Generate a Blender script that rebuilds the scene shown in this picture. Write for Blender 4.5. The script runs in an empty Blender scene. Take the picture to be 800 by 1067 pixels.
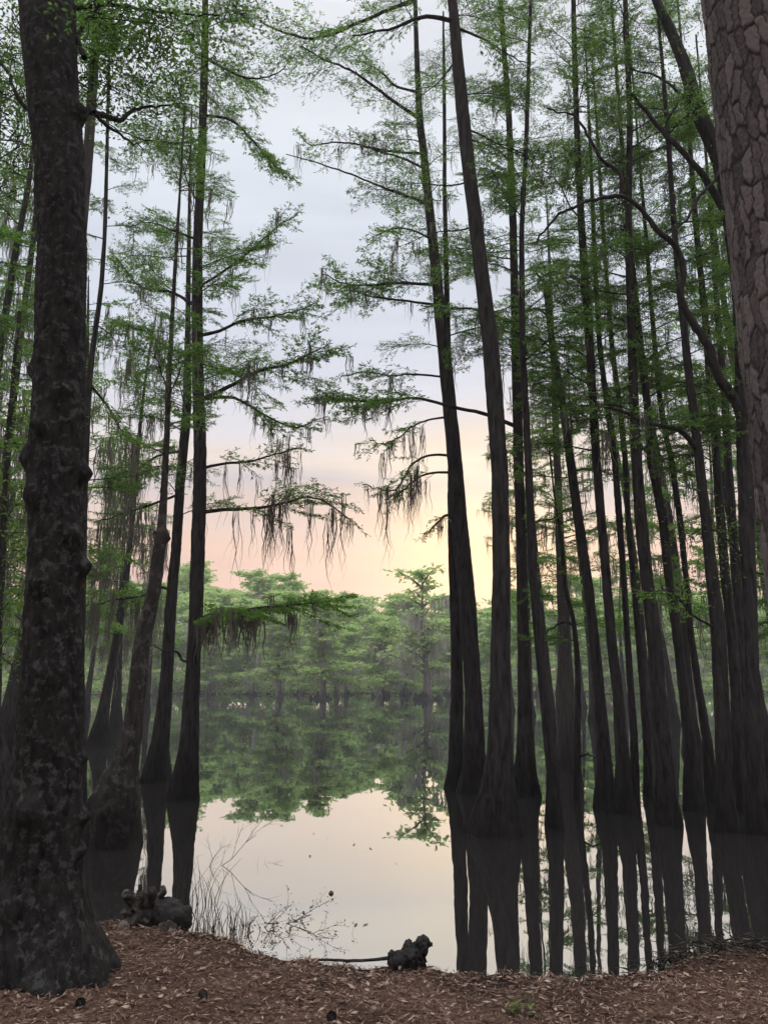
import bpy, math, random
import numpy as np
from mathutils import Vector, noise as mnoise

SC = bpy.context.scene
COL = SC.collection
R = math.radians
rng = np.random.default_rng(7)
random.seed(7)

# ------------------------------------------------------------------ camera
EYE = np.array([0.0, 0.0, 1.9]); PITCH = R(12.3); F = 800.0
FWD = np.array([0, math.cos(PITCH), math.sin(PITCH)])
UP = np.array([0, -math.sin(PITCH), math.cos(PITCH)])
RT = np.array([1.0, 0, 0])
def P(px, py, Y):
    """world point seen at photo pixel (800x1067) at forward distance Y, and its camera depth"""
    d = FWD + RT * (px - 400) / F + UP * (533.5 - py) / F
    t = Y / d[1]
    return EYE + d * t, t
def ground_x(px, Y, z=0.0):
    zc = Y * math.cos(PITCH) + (z - EYE[2]) * math.sin(PITCH)
    return (px - 400) / F * zc

cam = bpy.data.cameras.new('camera'); cam_o = bpy.data.objects.new('camera', cam); COL.objects.link(cam_o)
cam_o.location = EYE; cam_o.rotation_euler = (R(90) + PITCH, 0, 0)
cam.sensor_fit = 'VERTICAL'; cam.sensor_height = 24; cam.lens = F / 1067 * 24
cam.clip_start = 0.05; cam.clip_end = 3000
SC.camera = cam_o

# ------------------------------------------------------------------ mesh buffer
class MB:
    def __init__(s):
        s.v = []; s.q = []; s.qm = []; s.t = []; s.tm = []; s.tint = []; s.n = 0; s.smooth_m = {0}
    def add(s, V, F4, m=0, tint=0.5):
        V = np.asarray(V, float).reshape(-1, 3); F4 = np.asarray(F4, int)
        s.v.append(V); s.tint.append(np.broadcast_to(np.asarray(tint, float), (len(V),)))
        if F4.shape[1] == 4: s.q.append(F4 + s.n); s.qm.append(np.full(len(F4), m))
        else: s.t.append(F4 + s.n); s.tm.append(np.full(len(F4), m))
        s.n += len(V)
    def build(s, name, mats, parent=None, origin=None):
        me = bpy.data.meshes.new(name)
        V = np.concatenate(s.v)
        if origin is not None: V = V - np.asarray(origin)
        Q = np.concatenate(s.q) if s.q else np.zeros((0, 4), int)
        T = np.concatenate(s.t) if s.t else np.zeros((0, 3), int)
        M = np.concatenate(s.qm + s.tm)
        me.vertices.add(len(V)); me.vertices.foreach_set('co', V.astype(np.float32).ravel())
        me.loops.add(Q.size + T.size)
        me.loops.foreach_set('vertex_index', np.concatenate([Q.ravel(), T.ravel()]).astype(np.int32))
        me.polygons.add(len(Q) + len(T))
        st = np.concatenate([np.arange(len(Q)) * 4, Q.size + np.arange(len(T)) * 3]).astype(np.int32)
        me.polygons.foreach_set('loop_start', st)
        for m in (mats if isinstance(mats, (list, tuple)) else [mats]): me.materials.append(m)
        me.polygons.foreach_set('material_index', M.astype(np.int32))
        me.polygons.foreach_set('use_smooth', np.isin(M, list(s.smooth_m)))
        a = me.attributes.new('tint', 'FLOAT', 'POINT'); a.data.foreach_set('value', np.concatenate(s.tint).astype(np.float32))
        me.update(calc_edges=True)
        o = bpy.data.objects.new(name, me); COL.objects.link(o)
        if parent is not None: o.parent = parent
        return o

def tag(o, label=None, cat=None, group=None, kind=None):
    if label: o['label'] = label
    if cat: o['category'] = cat
    if group: o['group'] = group
    if kind: o['kind'] = kind
    return o
def empty(name, loc):
    o = bpy.data.objects.new(name, None); o.location = loc; o.empty_display_size = 0.2; COL.objects.link(o); return o
def dup(root, loc, rz, s, label, cat, group):
    r = root.copy(); COL.objects.link(r); r.location = loc; r.rotation_euler = (0, 0, rz); r.scale = (s, s, s)
    tag(r, label, cat, group)
    for c in list(root.children):
        k = c.copy(); COL.objects.link(k); k.parent = r
    return r

def frames(pts):
    pts = np.asarray(pts, float); T = np.gradient(pts, axis=0); T /= np.linalg.norm(T, axis=1)[:, None] + 1e-9
    ref = np.array([0, 0, 1.0]) if abs(T[0][2]) < 0.8 else np.array([1.0, 0, 0])
    N = np.zeros_like(T); n = np.cross(T[0], ref); n /= np.linalg.norm(n)
    for i in range(len(T)):
        n = n - T[i] * n.dot(T[i]); n /= np.linalg.norm(n) + 1e-9; N[i] = n
    return T, N, np.cross(T, N)
def tube(mb, pts, rad, sides=5, m=0, tint=0.5, rough=0.0):
    pts = np.asarray(pts, float); k = len(pts); rad = np.broadcast_to(np.asarray(rad, float), (k,))
    T, N, B = frames(pts)
    a = np.arange(sides) * 2 * math.pi / sides
    rr = rad[:, None] * np.ones((k, sides))
    if rough: rr = rr * (1 + rough * rng.uniform(-1, 1, (k, sides)))
    V = pts[:, None] + rr[..., None] * (np.cos(a)[None, :, None] * N[:, None] + np.sin(a)[None, :, None] * B[:, None])
    i = np.arange(k - 1)[:, None] * sides; j = np.arange(sides)[None]; j2 = (j + 1) % sides
    Fq = np.stack([i + j, i + j2, i + sides + j2, i + sides + j], -1).reshape(-1, 4)
    mb.add(V, Fq, m, tint)
    tip = np.concatenate([V[-1], pts[-1:] + T[-1:] * rad[-1] * 0.6])
    mb.add(tip, np.array([[q, (q + 1) % sides, sides] for q in range(sides)]), m, tint)
def spline(pts, n):
    pts = np.asarray(pts, float)
    if len(pts) < 3:
        return pts[0] + (pts[-1] - pts[0]) * np.linspace(0, 1, n)[:, None]
    d = np.r_[0, np.cumsum(np.linalg.norm(np.diff(pts[:, :3], axis=0), axis=1))]
    u = np.linspace(0, d[-1], n); out = np.zeros((n, pts.shape[1]))
    m = np.gradient(pts, d, axis=0)
    idx = np.clip(np.searchsorted(d, u, 'right') - 1, 0, len(d) - 2)
    h = (d[idx + 1] - d[idx]); t = ((u - d[idx]) / h)[:, None]; h = h[:, None]
    p0, p1, m0, m1 = pts[idx], pts[idx + 1], m[idx], m[idx + 1]
    return (2*t**3 - 3*t**2 + 1)*p0 + (t**3 - 2*t**2 + t)*h*m0 + (-2*t**3 + 3*t**2)*p1 + (t**3 - t**2)*h*m1

# ------------------------------------------------------------------ materials
def new_mat(name):
    m = bpy.data.materials.new(name); m.use_nodes = True; nt = m.node_tree; nt.nodes.clear()
    out = nt.nodes.new('ShaderNodeOutputMaterial'); return m, nt, out
def N(nt, typ, **kw):
    n = nt.nodes.new(typ)
    for k, v in kw.items():
        if k.startswith('i_'): n.inputs[k[2:].replace('_', ' ')].default_value = v
        else: setattr(n, k, v)
    return n
def ramp(nt, stops, fac=None):
    n = nt.nodes.new('ShaderNodeValToRGB'); e = n.color_ramp.elements
    while len(e) < len(stops): e.new(0.5)
    for x, (p, c) in zip(e, stops): x.position = p; x.color = (*c, 1) if len(c) == 3 else c
    if fac is not None: nt.links.new(fac, n.inputs['Fac'])
    return n
def bark_mat(name, dark, light, lichen=None, stretch=(9, 9, 1.6), bump=0.6, moss_z=None, wet=True, lscale=9):
    m, nt, out = new_mat(name); L = nt.links.new
    tc = N(nt, 'ShaderNodeTexCoord'); mp = N(nt, 'ShaderNodeMapping'); mp.inputs['Scale'].default_value = stretch
    L(tc.outputs['Object'], mp.inputs['Vector'])
    n1 = N(nt, 'ShaderNodeTexNoise', i_Scale=2.2, i_Detail=8, i_Roughness=0.65); L(mp.outputs[0], n1.inputs['Vector'])
    n2 = N(nt, 'ShaderNodeTexNoise', i_Scale=1.3, i_Detail=4); L(tc.outputs['Object'], n2.inputs['Vector'])
    v = N(nt, 'ShaderNodeTexVoronoi', feature='DISTANCE_TO_EDGE', i_Scale=1.6); L(mp.outputs[0], v.inputs['Vector'])
    r1 = ramp(nt, [(0.3, dark), (0.7, light)], n1.outputs['Fac'])
    col = r1.outputs[0]
    if lichen:
        n3 = N(nt, 'ShaderNodeTexNoise', i_Scale=lscale, i_Detail=5, i_Roughness=.7); L(tc.outputs['Object'], n3.inputs['Vector'])
        r2 = ramp(nt, [(0.53, (0, 0, 0)), (0.60, (1, 1, 1))], n3.outputs['Fac'])
        mx = N(nt, 'ShaderNodeMix', data_type='RGBA'); L(r2.outputs[0], mx.inputs['Factor']); L(col, mx.inputs['A']); mx.inputs['B'].default_value = (*lichen, 1)
        col = mx.outputs['Result']
    if wet:   # the stained, wet band that the lake leaves on every trunk near the waterline
        sp = N(nt, 'ShaderNodeSeparateXYZ'); geo = N(nt, 'ShaderNodeNewGeometry'); L(geo.outputs['Position'], sp.inputs[0])
        ad = N(nt, 'ShaderNodeMath', operation='MULTIPLY_ADD'); L(n2.outputs['Fac'], ad.inputs[0]); ad.inputs[1].default_value = -0.5; L(sp.outputs['Z'], ad.inputs[2])
        r3 = ramp(nt, [(0.0, (0.4, 0.4, 0.4)), (0.95, (1, 1, 1))], ad.outputs[0])
        mx = N(nt, 'ShaderNodeMix', data_type='RGBA', blend_type='MULTIPLY'); mx.inputs['Factor'].default_value = 1
        L(col, mx.inputs['A']); L(r3.outputs[0], mx.inputs['B']); col = mx.outputs['Result']
    b = N(nt, 'ShaderNodeBsdfPrincipled', i_Roughness=0.95); b.inputs['Specular IOR Level'].default_value = 0.1
    L(col, b.inputs['Base Color'])
    ms = N(nt, 'ShaderNodeMath', operation='MULTIPLY'); L(v.outputs['Distance'], ms.inputs[0]); ms.inputs[1].default_value = 0.8
    aa = N(nt, 'ShaderNodeMath', operation='ADD'); L(n1.outputs['Fac'], aa.inputs[0]); L(ms.outputs[0], aa.inputs[1])
    bp = N(nt, 'ShaderNodeBump', i_Strength=bump, i_Distance=0.03); L(aa.outputs[0], bp.inputs['Height']); L(bp.outputs[0], b.inputs['Normal'])
    L(b.outputs[0], out.inputs['Surface']); return m
def leaf_mat(name, c0, c1, c2, trans=0.5):
    m, nt, out = new_mat(name); L = nt.links.new
    at = N(nt, 'ShaderNodeAttribute', attribute_name='tint')
    r = ramp(nt, [(0.0, c0), (0.55, c1), (1.0, c2)], at.outputs['Fac'])
    d = N(nt, 'ShaderNodeBsdfDiffuse'); t = N(nt, 'ShaderNodeBsdfTranslucent')
    L(r.outputs[0], d.inputs[0]); L(r.outputs[0], t.inputs[0])
    mx = N(nt, 'ShaderNodeMixShader'); mx.inputs[0].default_value = trans; L(d.outputs[0], mx.inputs[1]); L(t.outputs[0], mx.inputs[2])
    L(mx.outputs[0], out.inputs['Surface']); return m

M = {}
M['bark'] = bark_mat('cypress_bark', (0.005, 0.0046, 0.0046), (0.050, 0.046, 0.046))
M['bark_pale'] = bark_mat('pale_bark', (0.028, 0.026, 0.026), (0.08, 0.075, 0.072))
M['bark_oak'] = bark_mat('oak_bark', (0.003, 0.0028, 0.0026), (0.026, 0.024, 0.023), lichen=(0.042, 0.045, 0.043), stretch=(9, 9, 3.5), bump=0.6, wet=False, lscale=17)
M['bark_snag'] = bark_mat('snag_bark', (0.012, 0.011, 0.010), (0.05, 0.046, 0.042), lichen=(0.075, 0.07, 0.066))
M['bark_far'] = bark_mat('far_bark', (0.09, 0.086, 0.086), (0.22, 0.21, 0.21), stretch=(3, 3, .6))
M['bark_pine'] = bark_mat('pine_bark', (0.11, 0.085, 0.078), (0.27, 0.22, 0.205), stretch=(20, 20, 9), bump=0.5, wet=False)
M['wood_old'] = bark_mat('driftwood', (0.008, 0.007, 0.0065), (0.045, 0.039, 0.034), lichen=(0.12, 0.105, 0.085), stretch=(12, 12, 12), wet=False)
M['wood_black'] = bark_mat('waterlogged_wood', (0.012, 0.011, 0.011), (0.04, 0.037, 0.036), stretch=(12, 12, 12), wet=False)
M['needle'] = leaf_mat('cypress_needles', (0.050, 0.115, 0.024), (0.125, 0.25, 0.048), (0.24, 0.40, 0.085))
M['needle_bright'] = leaf_mat('young_needles', (0.07, 0.15, 0.025), (0.13, 0.26, 0.04), (0.20, 0.34, 0.06), .5)
M['leaf'] = leaf_mat('broad_leaves', (0.04, 0.09, 0.022), (0.09, 0.18, 0.035), (0.19, 0.31, 0.07), .5)
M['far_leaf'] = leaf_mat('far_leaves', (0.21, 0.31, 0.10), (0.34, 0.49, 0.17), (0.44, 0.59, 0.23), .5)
M['moss'] = leaf_mat('spanish_moss', (0.08, 0.077, 0.067), (0.15, 0.144, 0.125), (0.23, 0.22, 0.19), .35)
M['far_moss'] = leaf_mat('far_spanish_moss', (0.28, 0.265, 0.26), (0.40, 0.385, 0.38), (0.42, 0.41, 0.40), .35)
M['litter'] = leaf_mat('dead_leaves', (0.034, 0.022, 0.017), (0.155, 0.100, 0.078), (0.44, 0.33, 0.25), .1)
M['reed'] = leaf_mat('marsh_stems', (0.03, 0.03, 0.02), (0.07, 0.075, 0.045), (0.13, 0.14, 0.07), .3)

# ------------------------------------------------------------------ terrain, water
shore_px = [(-120, 955), (0, 958), (95, 962), (150, 962), (190, 968), (230, 978), (262, 990), (300, 1003), (370, 1008), (430, 1010), (500, 1015), (560, 1020),
            (620, 1018), (660, 1021), (700, 1012), (722, 1004), (760, 997), (800, 992), (900, 985)]
sp = []
for px, py in shore_px:
    d = FWD + RT * (px - 400) / F + UP * (533.5 - py) / F
    t = (0.0 - EYE[2]) / d[2]; q = EYE + d * t; sp.append((q[0], q[1]))
sp = np.array(sp); sp = sp[np.argsort(sp[:, 0])]
def y_shore(x): return np.interp(x, sp[:, 0], sp[:, 1]) + 0.04 * np.sin(x * 9.1) + 0.025 * np.sin(x * 23 + 1) + 0.9 * np.clip(np.abs(x) - 5, 0, 30) * 0.06
def y_far(x): return 106 + 6 * np.sin(x * 0.05 + 1) + 3 * np.sin(x * 0.17)
def terrain_z(x, y):
    s = y_shore(x) - y
    land = 0.012 + 0.30 * (1 - np.exp(-np.clip(s, 0, None) / 1.9)) + 0.012 * np.clip(s - 6, 0, None)
    bed = -0.02 - np.clip(-s * 0.14, 0, 1.3)
    z = np.where(s > 0, land, bed)
    f = y - y_far(x)
    z = np.where(f > -12, np.maximum(z, np.clip(-1.3 + (f + 12) * 0.12, -1.3, 1.5) + np.clip(f - 12, 0, 200) * 0.02), z)
    bump = (0.018 * np.sin(x * 3.1 + y * 1.7) + 0.012 * np.sin(x * 7.3 - y * 5.1 + 2) + 0.008 * np.sin(x * 13 + y * 17))
    z = z + .075 * np.exp(-((x - 2.42) / .55)**2 - ((y - 5.62) / .2)**2)
    return z + bump * np.clip(s * 2, 0, 1) * (f < 0)
gx = np.unique(np.r_[np.linspace(-6, 6, 161), np.linspace(-300, -6, 60), np.linspace(6, 300, 60)])
gy = np.unique(np.r_[np.linspace(-60, 2, 24), np.linspace(2, 8, 110), np.linspace(8, 100, 60), np.linspace(100, 340, 60)])
X, Y = np.meshgrid(gx, gy); Z = terrain_z(X, Y)
mb = MB(); nx, ny = len(gx), len(gy)
i = (np.arange(ny - 1)[:, None] * nx + np.arange(nx - 1)[None]).ravel()
mb.add(np.stack([X, Y, Z], -1), np.stack([i, i + 1, i + nx + 1, i + nx], -1))
m, nt, out = new_mat('forest_floor'); L = nt.links.new
tc = N(nt, 'ShaderNodeTexCoord')
n1 = N(nt, 'ShaderNodeTexNoise', i_Scale=26, i_Detail=8, i_Roughness=0.75); L(tc.outputs['Object'], n1.inputs['Vector'])
n2 = N(nt, 'ShaderNodeTexNoise', i_Scale=1.6, i_Detail=4); L(tc.outputs['Object'], n2.inputs['Vector'])
r1 = ramp(nt, [(0.32, (0.035, 0.021, 0.016)), (0.5, (0.095, 0.060, 0.046)), (0.68, (0.18, 0.125, 0.095))], n1.outputs['Fac'])
r2 = ramp(nt, [(0.35, (0.6, 0.55, 0.55)), (0.65, (1.1, 1.05, 1.0))], n2.outputs['Fac'])
mx = N(nt, 'ShaderNodeMix', data_type='RGBA', blend_type='MULTIPLY'); mx.inputs['Factor'].default_value = 1
L(r1.outputs[0], mx.inputs['A']); L(r2.outputs[0], mx.inputs['B'])
b = N(nt, 'ShaderNodeBsdfPrincipled', i_Roughness=1.0); b.inputs['Specular IOR Level'].default_value = 0.05
geo = N(nt, 'ShaderNodeNewGeometry'); sz = N(nt, 'ShaderNodeSeparateXYZ'); L(geo.outputs['Position'], sz.inputs[0])
zz_ = N(nt, 'ShaderNodeMath', operation='MULTIPLY_ADD'); L(n2.outputs['Fac'], zz_.inputs[0]); zz_.inputs[1].default_value = -.06; L(sz.outputs['Z'], zz_.inputs[2])
rw = ramp(nt, [(0.0, (.22, .21, .21)), (.06, (1, 1, 1))], zz_.outputs[0])
mw = N(nt, 'ShaderNodeMix', data_type='RGBA', blend_type='MULTIPLY'); mw.inputs['Factor'].default_value = 1; L(mx.outputs['Result'], mw.inputs['A']); L(rw.outputs[0], mw.inputs['B'])
L(mw.outputs['Result'], b.inputs['Base Color'])
bp = N(nt, 'ShaderNodeBump', i_Strength=0.9, i_Distance=0.03); L(n1.outputs['Fac'], bp.inputs['Height']); L(bp.outputs[0], b.inputs['Normal'])
L(b.outputs[0], out.inputs['Surface'])
tag(mb.build('ground', m), kind='structure', label='brown forest floor of the bank and the lake bed')

mb = MB(); mb.add([(-299, 1, 0), (299, 1, 0), (299, 150, 0), (-299, 150, 0)], [[0, 1, 2, 3]])
m, nt, out = new_mat('lake_water'); L = nt.links.new
tc = N(nt, 'ShaderNodeTexCoord'); mp = N(nt, 'ShaderNodeMapping'); mp.inputs['Scale'].default_value = (1.0, 0.35, 1)
L(tc.outputs['Object'], mp.inputs['Vector'])
n1 = N(nt, 'ShaderNodeTexNoise', i_Scale=1.1, i_Detail=3); L(mp.outputs[0], n1.inputs['Vector'])
bp = N(nt, 'ShaderNodeBump', i_Strength=0.2, i_Distance=0.02); L(n1.outputs['Fac'], bp.inputs['Height'])
fr = N(nt, 'ShaderNodeFresnel', i_IOR=3.7); L(bp.outputs[0], fr.inputs['Normal'])
df = N(nt, 'ShaderNodeBsdfDiffuse'); df.inputs[0].default_value = (0.015, 0.0138, 0.0128, 1)
gl = N(nt, 'ShaderNodeBsdfGlossy', i_Roughness=0.012); gl.inputs[0].default_value = (.92, .96, 1, 1); L(bp.outputs[0], gl.inputs['Normal'])
ms = N(nt, 'ShaderNodeMixShader'); L(fr.outputs[0], ms.inputs[0]); L(df.outputs[0], ms.inputs[1]); L(gl.outputs[0], ms.inputs[2])
L(ms.outputs[0], out.inputs['Surface'])
tag(mb.build('lake_water', m), kind='structure', label='calm dark lake mirroring the trees and evening sky')

# ------------------------------------------------------------------ foliage generators
def leaves(mb, p0, dirs, up, ln, wd, m, tint):
    """diamond leaves: base points, directions, side hints"""
    s = np.cross(dirs, up); s /= np.linalg.norm(s, axis=1)[:, None] + 1e-9
    a = p0; b_ = p0 + dirs * (ln * 0.45)[:, None] + s * (wd / 2)[:, None]
    c = p0 + dirs * ln[:, None]; d = p0 + dirs * (ln * 0.45)[:, None] - s * (wd / 2)[:, None]
    V = np.stack([a, b_, c, d], 1); k = len(p0)
    mb.add(V, np.arange(4 * k).reshape(k, 4), m, np.repeat(tint, 4))
def unit(v): return v / (np.linalg.norm(v, axis=-1, keepdims=True) + 1e-9)

def foliate(mb, axis, g, twig=0.55, spacing=0.10, leaf=0.074, dens=1.0, start=0.15, anchors=None, lm=1, rad=None, tint0=0.5, droop=0.15, flat=0.35, wood=True):
    """twigs, sub-twigs and needle sprays along a branch axis"""
    axis = np.asarray(axis, float); d = np.r_[0, np.cumsum(np.linalg.norm(np.diff(axis, axis=0), axis=1))]; Ln = d[-1]
    if rad is not None: tube(mb, axis, rad, 5, 0)
    T, _, _ = frames(axis)
    P0, D0, TT = [], [], []
    u = start * Ln; side = 1
    clump = g.uniform(0, 6.28); cf = g.uniform(2.5, 4.5)
    while u < Ln * 0.995:
        f = u / Ln
        p = np.array([np.interp(u, d, axis[:, k]) for k in range(3)]); t = unit(np.array([np.interp(u, d, T[:, k]) for k in range(3)]))
        sd = unit(np.cross(t, [0, 0, 1.0])) * side
        sd = unit(sd + np.array([0, 0, g.normal(0, flat)]))
        l = twig * (0.45 + 0.75 * math.sin(math.pi * min(1, f * 0.85 + 0.12))) * g.uniform(0.5, 1.25) * (0.7 if f > .9 else 1)
        l = min(l, Ln * 0.5)
        dr = unit(t * g.uniform(0.5, 1.1) + sd * g.uniform(0.7, 1.1) + np.array([0, 0, g.uniform(-0.05, 0.25)]))
        s_ = np.linspace(0, 1, 5)[:, None]
        tw = p + dr * l * s_ + t * (0.18 * l) * s_**2 + np.array([0, 0, -droop * l]) * s_**2 + g.normal(0, 0.012, (5, 3)) * s_
        if wood: tube(mb, tw, np.linspace(0.006, 0.0025, 5), 3, 0)
        th = 0.5 + 0.5 * math.sin(clump + cf * u)
        dn = dens * (0.35 + 0.9 * th)
        nsub = max(2, int(l / 0.09))
        for k in range(nsub + 1):
            if k < nsub:
                q = (k + 0.7) / (nsub + 0.3); bp_ = tw[0] + (tw[-1] - tw[0]) * q
                sl = l * 0.42 * g.uniform(0.6, 1.2) * (1.1 - 0.5 * q)
                sdir = unit(unit(tw[-1] - tw[0]) + unit(np.cross(dr, [0, 0, 1.0])) * (1 if k % 2 else -1) * g.uniform(0.6, 1.2) + np.array([0, 0, g.normal(0.05, 0.25)]))
                e = bp_ + sdir * sl + np.array([0, 0, -0.2 * sl * droop])
                if wood and sl > 0.1: tube(mb, [bp_, e], [0.003, 0.0015], 3, 0)
            else: bp_, e = tw[1], tw[-1]; sl = l * .8
            nl = int(sl / leaf * 5.4 * dn + g.random())
            if nl > 0:
                uu = g.uniform(0.05, 1.05, (nl, 1)); P0.append(bp_ + (e - bp_) * uu + g.normal(0, 0.008, (nl, 3)))
                a = unit(e - bp_); sv = unit(np.cross(a, [0, 0, 1.0]))
                D0.append(unit(a * g.uniform(0.2, 1.0, (nl, 1)) + sv * g.choice([-1, 1], (nl, 1)) * g.uniform(0.3, 1, (nl, 1)) + np.c_[np.zeros((nl, 2)), g.normal(-0.15, 0.35, nl)]))
                TT.append(np.clip(g.normal(tint0 + 0.25 * (th - .5), 0.2, nl), 0, 1))
        if anchors is not None: anchors.append(p); anchors.append(tw[2]); anchors.append(tw[4])
        u += spacing * g.uniform(0.6, 1.4); side = -side
    if P0:
        p0 = np.concatenate(P0); dd = np.concatenate(D0); tt = np.concatenate(TT); k = len(p0)
        leaves(mb, p0, dd, unit(np.c_[g.normal(0, .9, (k, 2)), np.ones(k)]), leaf * g.uniform(0.7, 1.4, k), leaf * g.uniform(0.20, 0.33, k), lm, tt)

class Tmpl: pass
def make_template(seed, **kw):
    g = np.random.default_rng(seed); mb = MB(); anc = []
    s = np.linspace(0, 1, 9); rise = g.uniform(0.10, 0.5); bend = g.uniform(-0.4, 0.4)
    ax = np.c_[2.0 * s, bend * s**2 + 0.04 * np.sin(s * 9 + seed), rise * s - (rise + 0.15) * 0.9 * s**2 * g.uniform(.5, 1.1) + .03 * np.sin(7 * s + seed)]
    foliate(mb, ax, g, rad=np.linspace(0.020, 0.004, 9), anchors=anc, **kw)
    if g.random() < .6:
        k = g.integers(3, 5); sgn = g.choice([-1, 1]); q = np.linspace(0, 1, 6)[:, None]
        ax2 = ax[k] + q * np.array([0.75, 0.55 * sgn, g.uniform(-.1, .3)]) - q**2 * np.array([0, 0, .15])
        foliate(mb, ax2, g, rad=np.linspace(0.011, 0.004, 6), anchors=anc, **{**kw, 'twig': .35})
    t = Tmpl(); t.parts = []
    t.V = np.concatenate(mb.v); t.tint = np.concatenate(mb.tint); t.Q = np.concatenate(mb.q); t.qm = np.concatenate(mb.qm); t.T = np.concatenate(mb.t); t.tm = np.concatenate(mb.tm); t.anc = np.array(anc)
    return t
def stamp(mb, t, loc, phi, scale, tilt, dt=0.0, roll=0.0):
    c, s = math.cos(tilt), math.sin(tilt); Ry = np.array([[c, 0, -s], [0, 1, 0], [s, 0, c]])
    c, s = math.cos(phi), math.sin(phi); Rz = np.array([[c, -s, 0], [s, c, 0], [0, 0, 1]])
    c, s = math.cos(roll), math.sin(roll); Rx = np.array([[1, 0, 0], [0, c, -s], [0, s, c]])
    A = Rz @ Ry @ Rx * scale
    mb.v.append(t.V @ A.T + loc); mb.tint.append(np.clip(t.tint + dt, 0, 1))
    mb.q.append(t.Q + mb.n); mb.qm.append(t.qm); mb.t.append(t.T + mb.n); mb.tm.append(t.tm); mb.n += len(t.V)
    return t.anc @ A.T + loc
TM = [make_template(s) for s in range(10)]
TS = [make_template(50 + s, dens=0.45) for s in range(6)]          # sparse
TF = [make_template(80 + s, leaf=0.15, spacing=0.2, twig=0.6, dens=0.9, wood=False) for s in range(6)]   # for trees further back

def moss(mb, anchors, g, per=(3, 8), length=(0.25, 0.9), width=0.006, spread=0.03, m=0):
    if len(anchors) == 0: return
    cnt = g.integers(per[0], per[1], len(anchors)); Lc = g.uniform(*length, len(anchors))
    base = np.repeat(np.asarray(anchors), cnt, 0); k = len(base); l = np.repeat(Lc, cnt) * g.uniform(0.35, 1.1, k)
    base = base + g.normal(0, 1, (k, 3)) * np.array([spread, spread, 0.01])
    a = g.uniform(0, math.pi, k); sd = np.c_[np.cos(a), np.sin(a), np.zeros(k)]
    S = np.linspace(0, 1, 6); w = width * np.array([0.5, 1.1, 1.0, 0.8, 0.5, 0.15])
    ph = g.uniform(0, 6.28, (k, 1)); wob = np.stack([np.sin(S * 9 + ph) * .06, np.cos(S * 7 + ph * 1.7) * .06, np.zeros((k, 6))], -1) * (S * l[:, None])[..., None]
    drift = (g.normal(0, .05, (k, 1, 3)) * np.array([1, 1, 0])) * (S[None, :, None]) * l[:, None, None]
    C = base[:, None] + np.stack([np.zeros((k, 6)), np.zeros((k, 6)), -S * l[:, None]], -1) + wob + drift
    ww = w[None, :, None] * g.uniform(.6, 1.5, (k, 1, 1))
    V = np.stack([C - sd[:, None] * ww, C + sd[:, None] * ww], 2)
    i0 = (np.arange(k)[:, None] * 12 + np.arange(5)[None] * 2).ravel()
    mb.add(V, np.stack([i0, i0 + 1, i0 + 3, i0 + 2], -1), m, np.repeat(np.clip(g.normal(.45, .22, k), 0, 1), 12))

# ------------------------------------------------------------------ trunks
def trunk_curve(pts, Y, H, lean_y=0.0, zbase=-0.9, tip=0.015, dz=None):
    """pts (px, py, width px) from foot to top -> arrays z, x, y, r"""
    A = []
    for px, py, w in pts:
        p, zc = P(px, py, Y); A.append((p[2], p[0], w / 2 * zc / F))
    A = np.array(sorted(A)); z, x, r = A.T
    kz = min(len(z), 3); sl = (x[-1] - x[-kz]) / (z[-1] - z[-kz])
    if H > z[-1] + .5:
        z = np.r_[z, z[-1] + (H - z[-1]) * np.array([.5, 1])]; x = np.r_[x, x[-1] + sl * (z[-2] - z[-3]), x[-1] + sl * (z[-1] - z[-3]) * .8]; r = np.r_[r, r[-1] * .55, tip]
    z = np.r_[zbase, z]; x = np.r_[x[0], x]; r = np.r_[r[0] * 1.12, r]
    zz = np.arange(zbase, z[-1], dz) if dz else np.r_[np.arange(zbase, 6, 0.07), np.arange(6, z[-1], 0.2), z[-1]]
    def sm(a):
        b = np.interp(zz, z, a); k = np.array([1, 2, 3, 2, 1.]); k /= k.sum()
        return np.convolve(np.pad(b, 2, mode='edge'), k, 'valid')
    return zz, sm(x), Y + lean_y * np.clip(zz, 0, None) / 10, np.clip(sm(r), 0.006, None)
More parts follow.
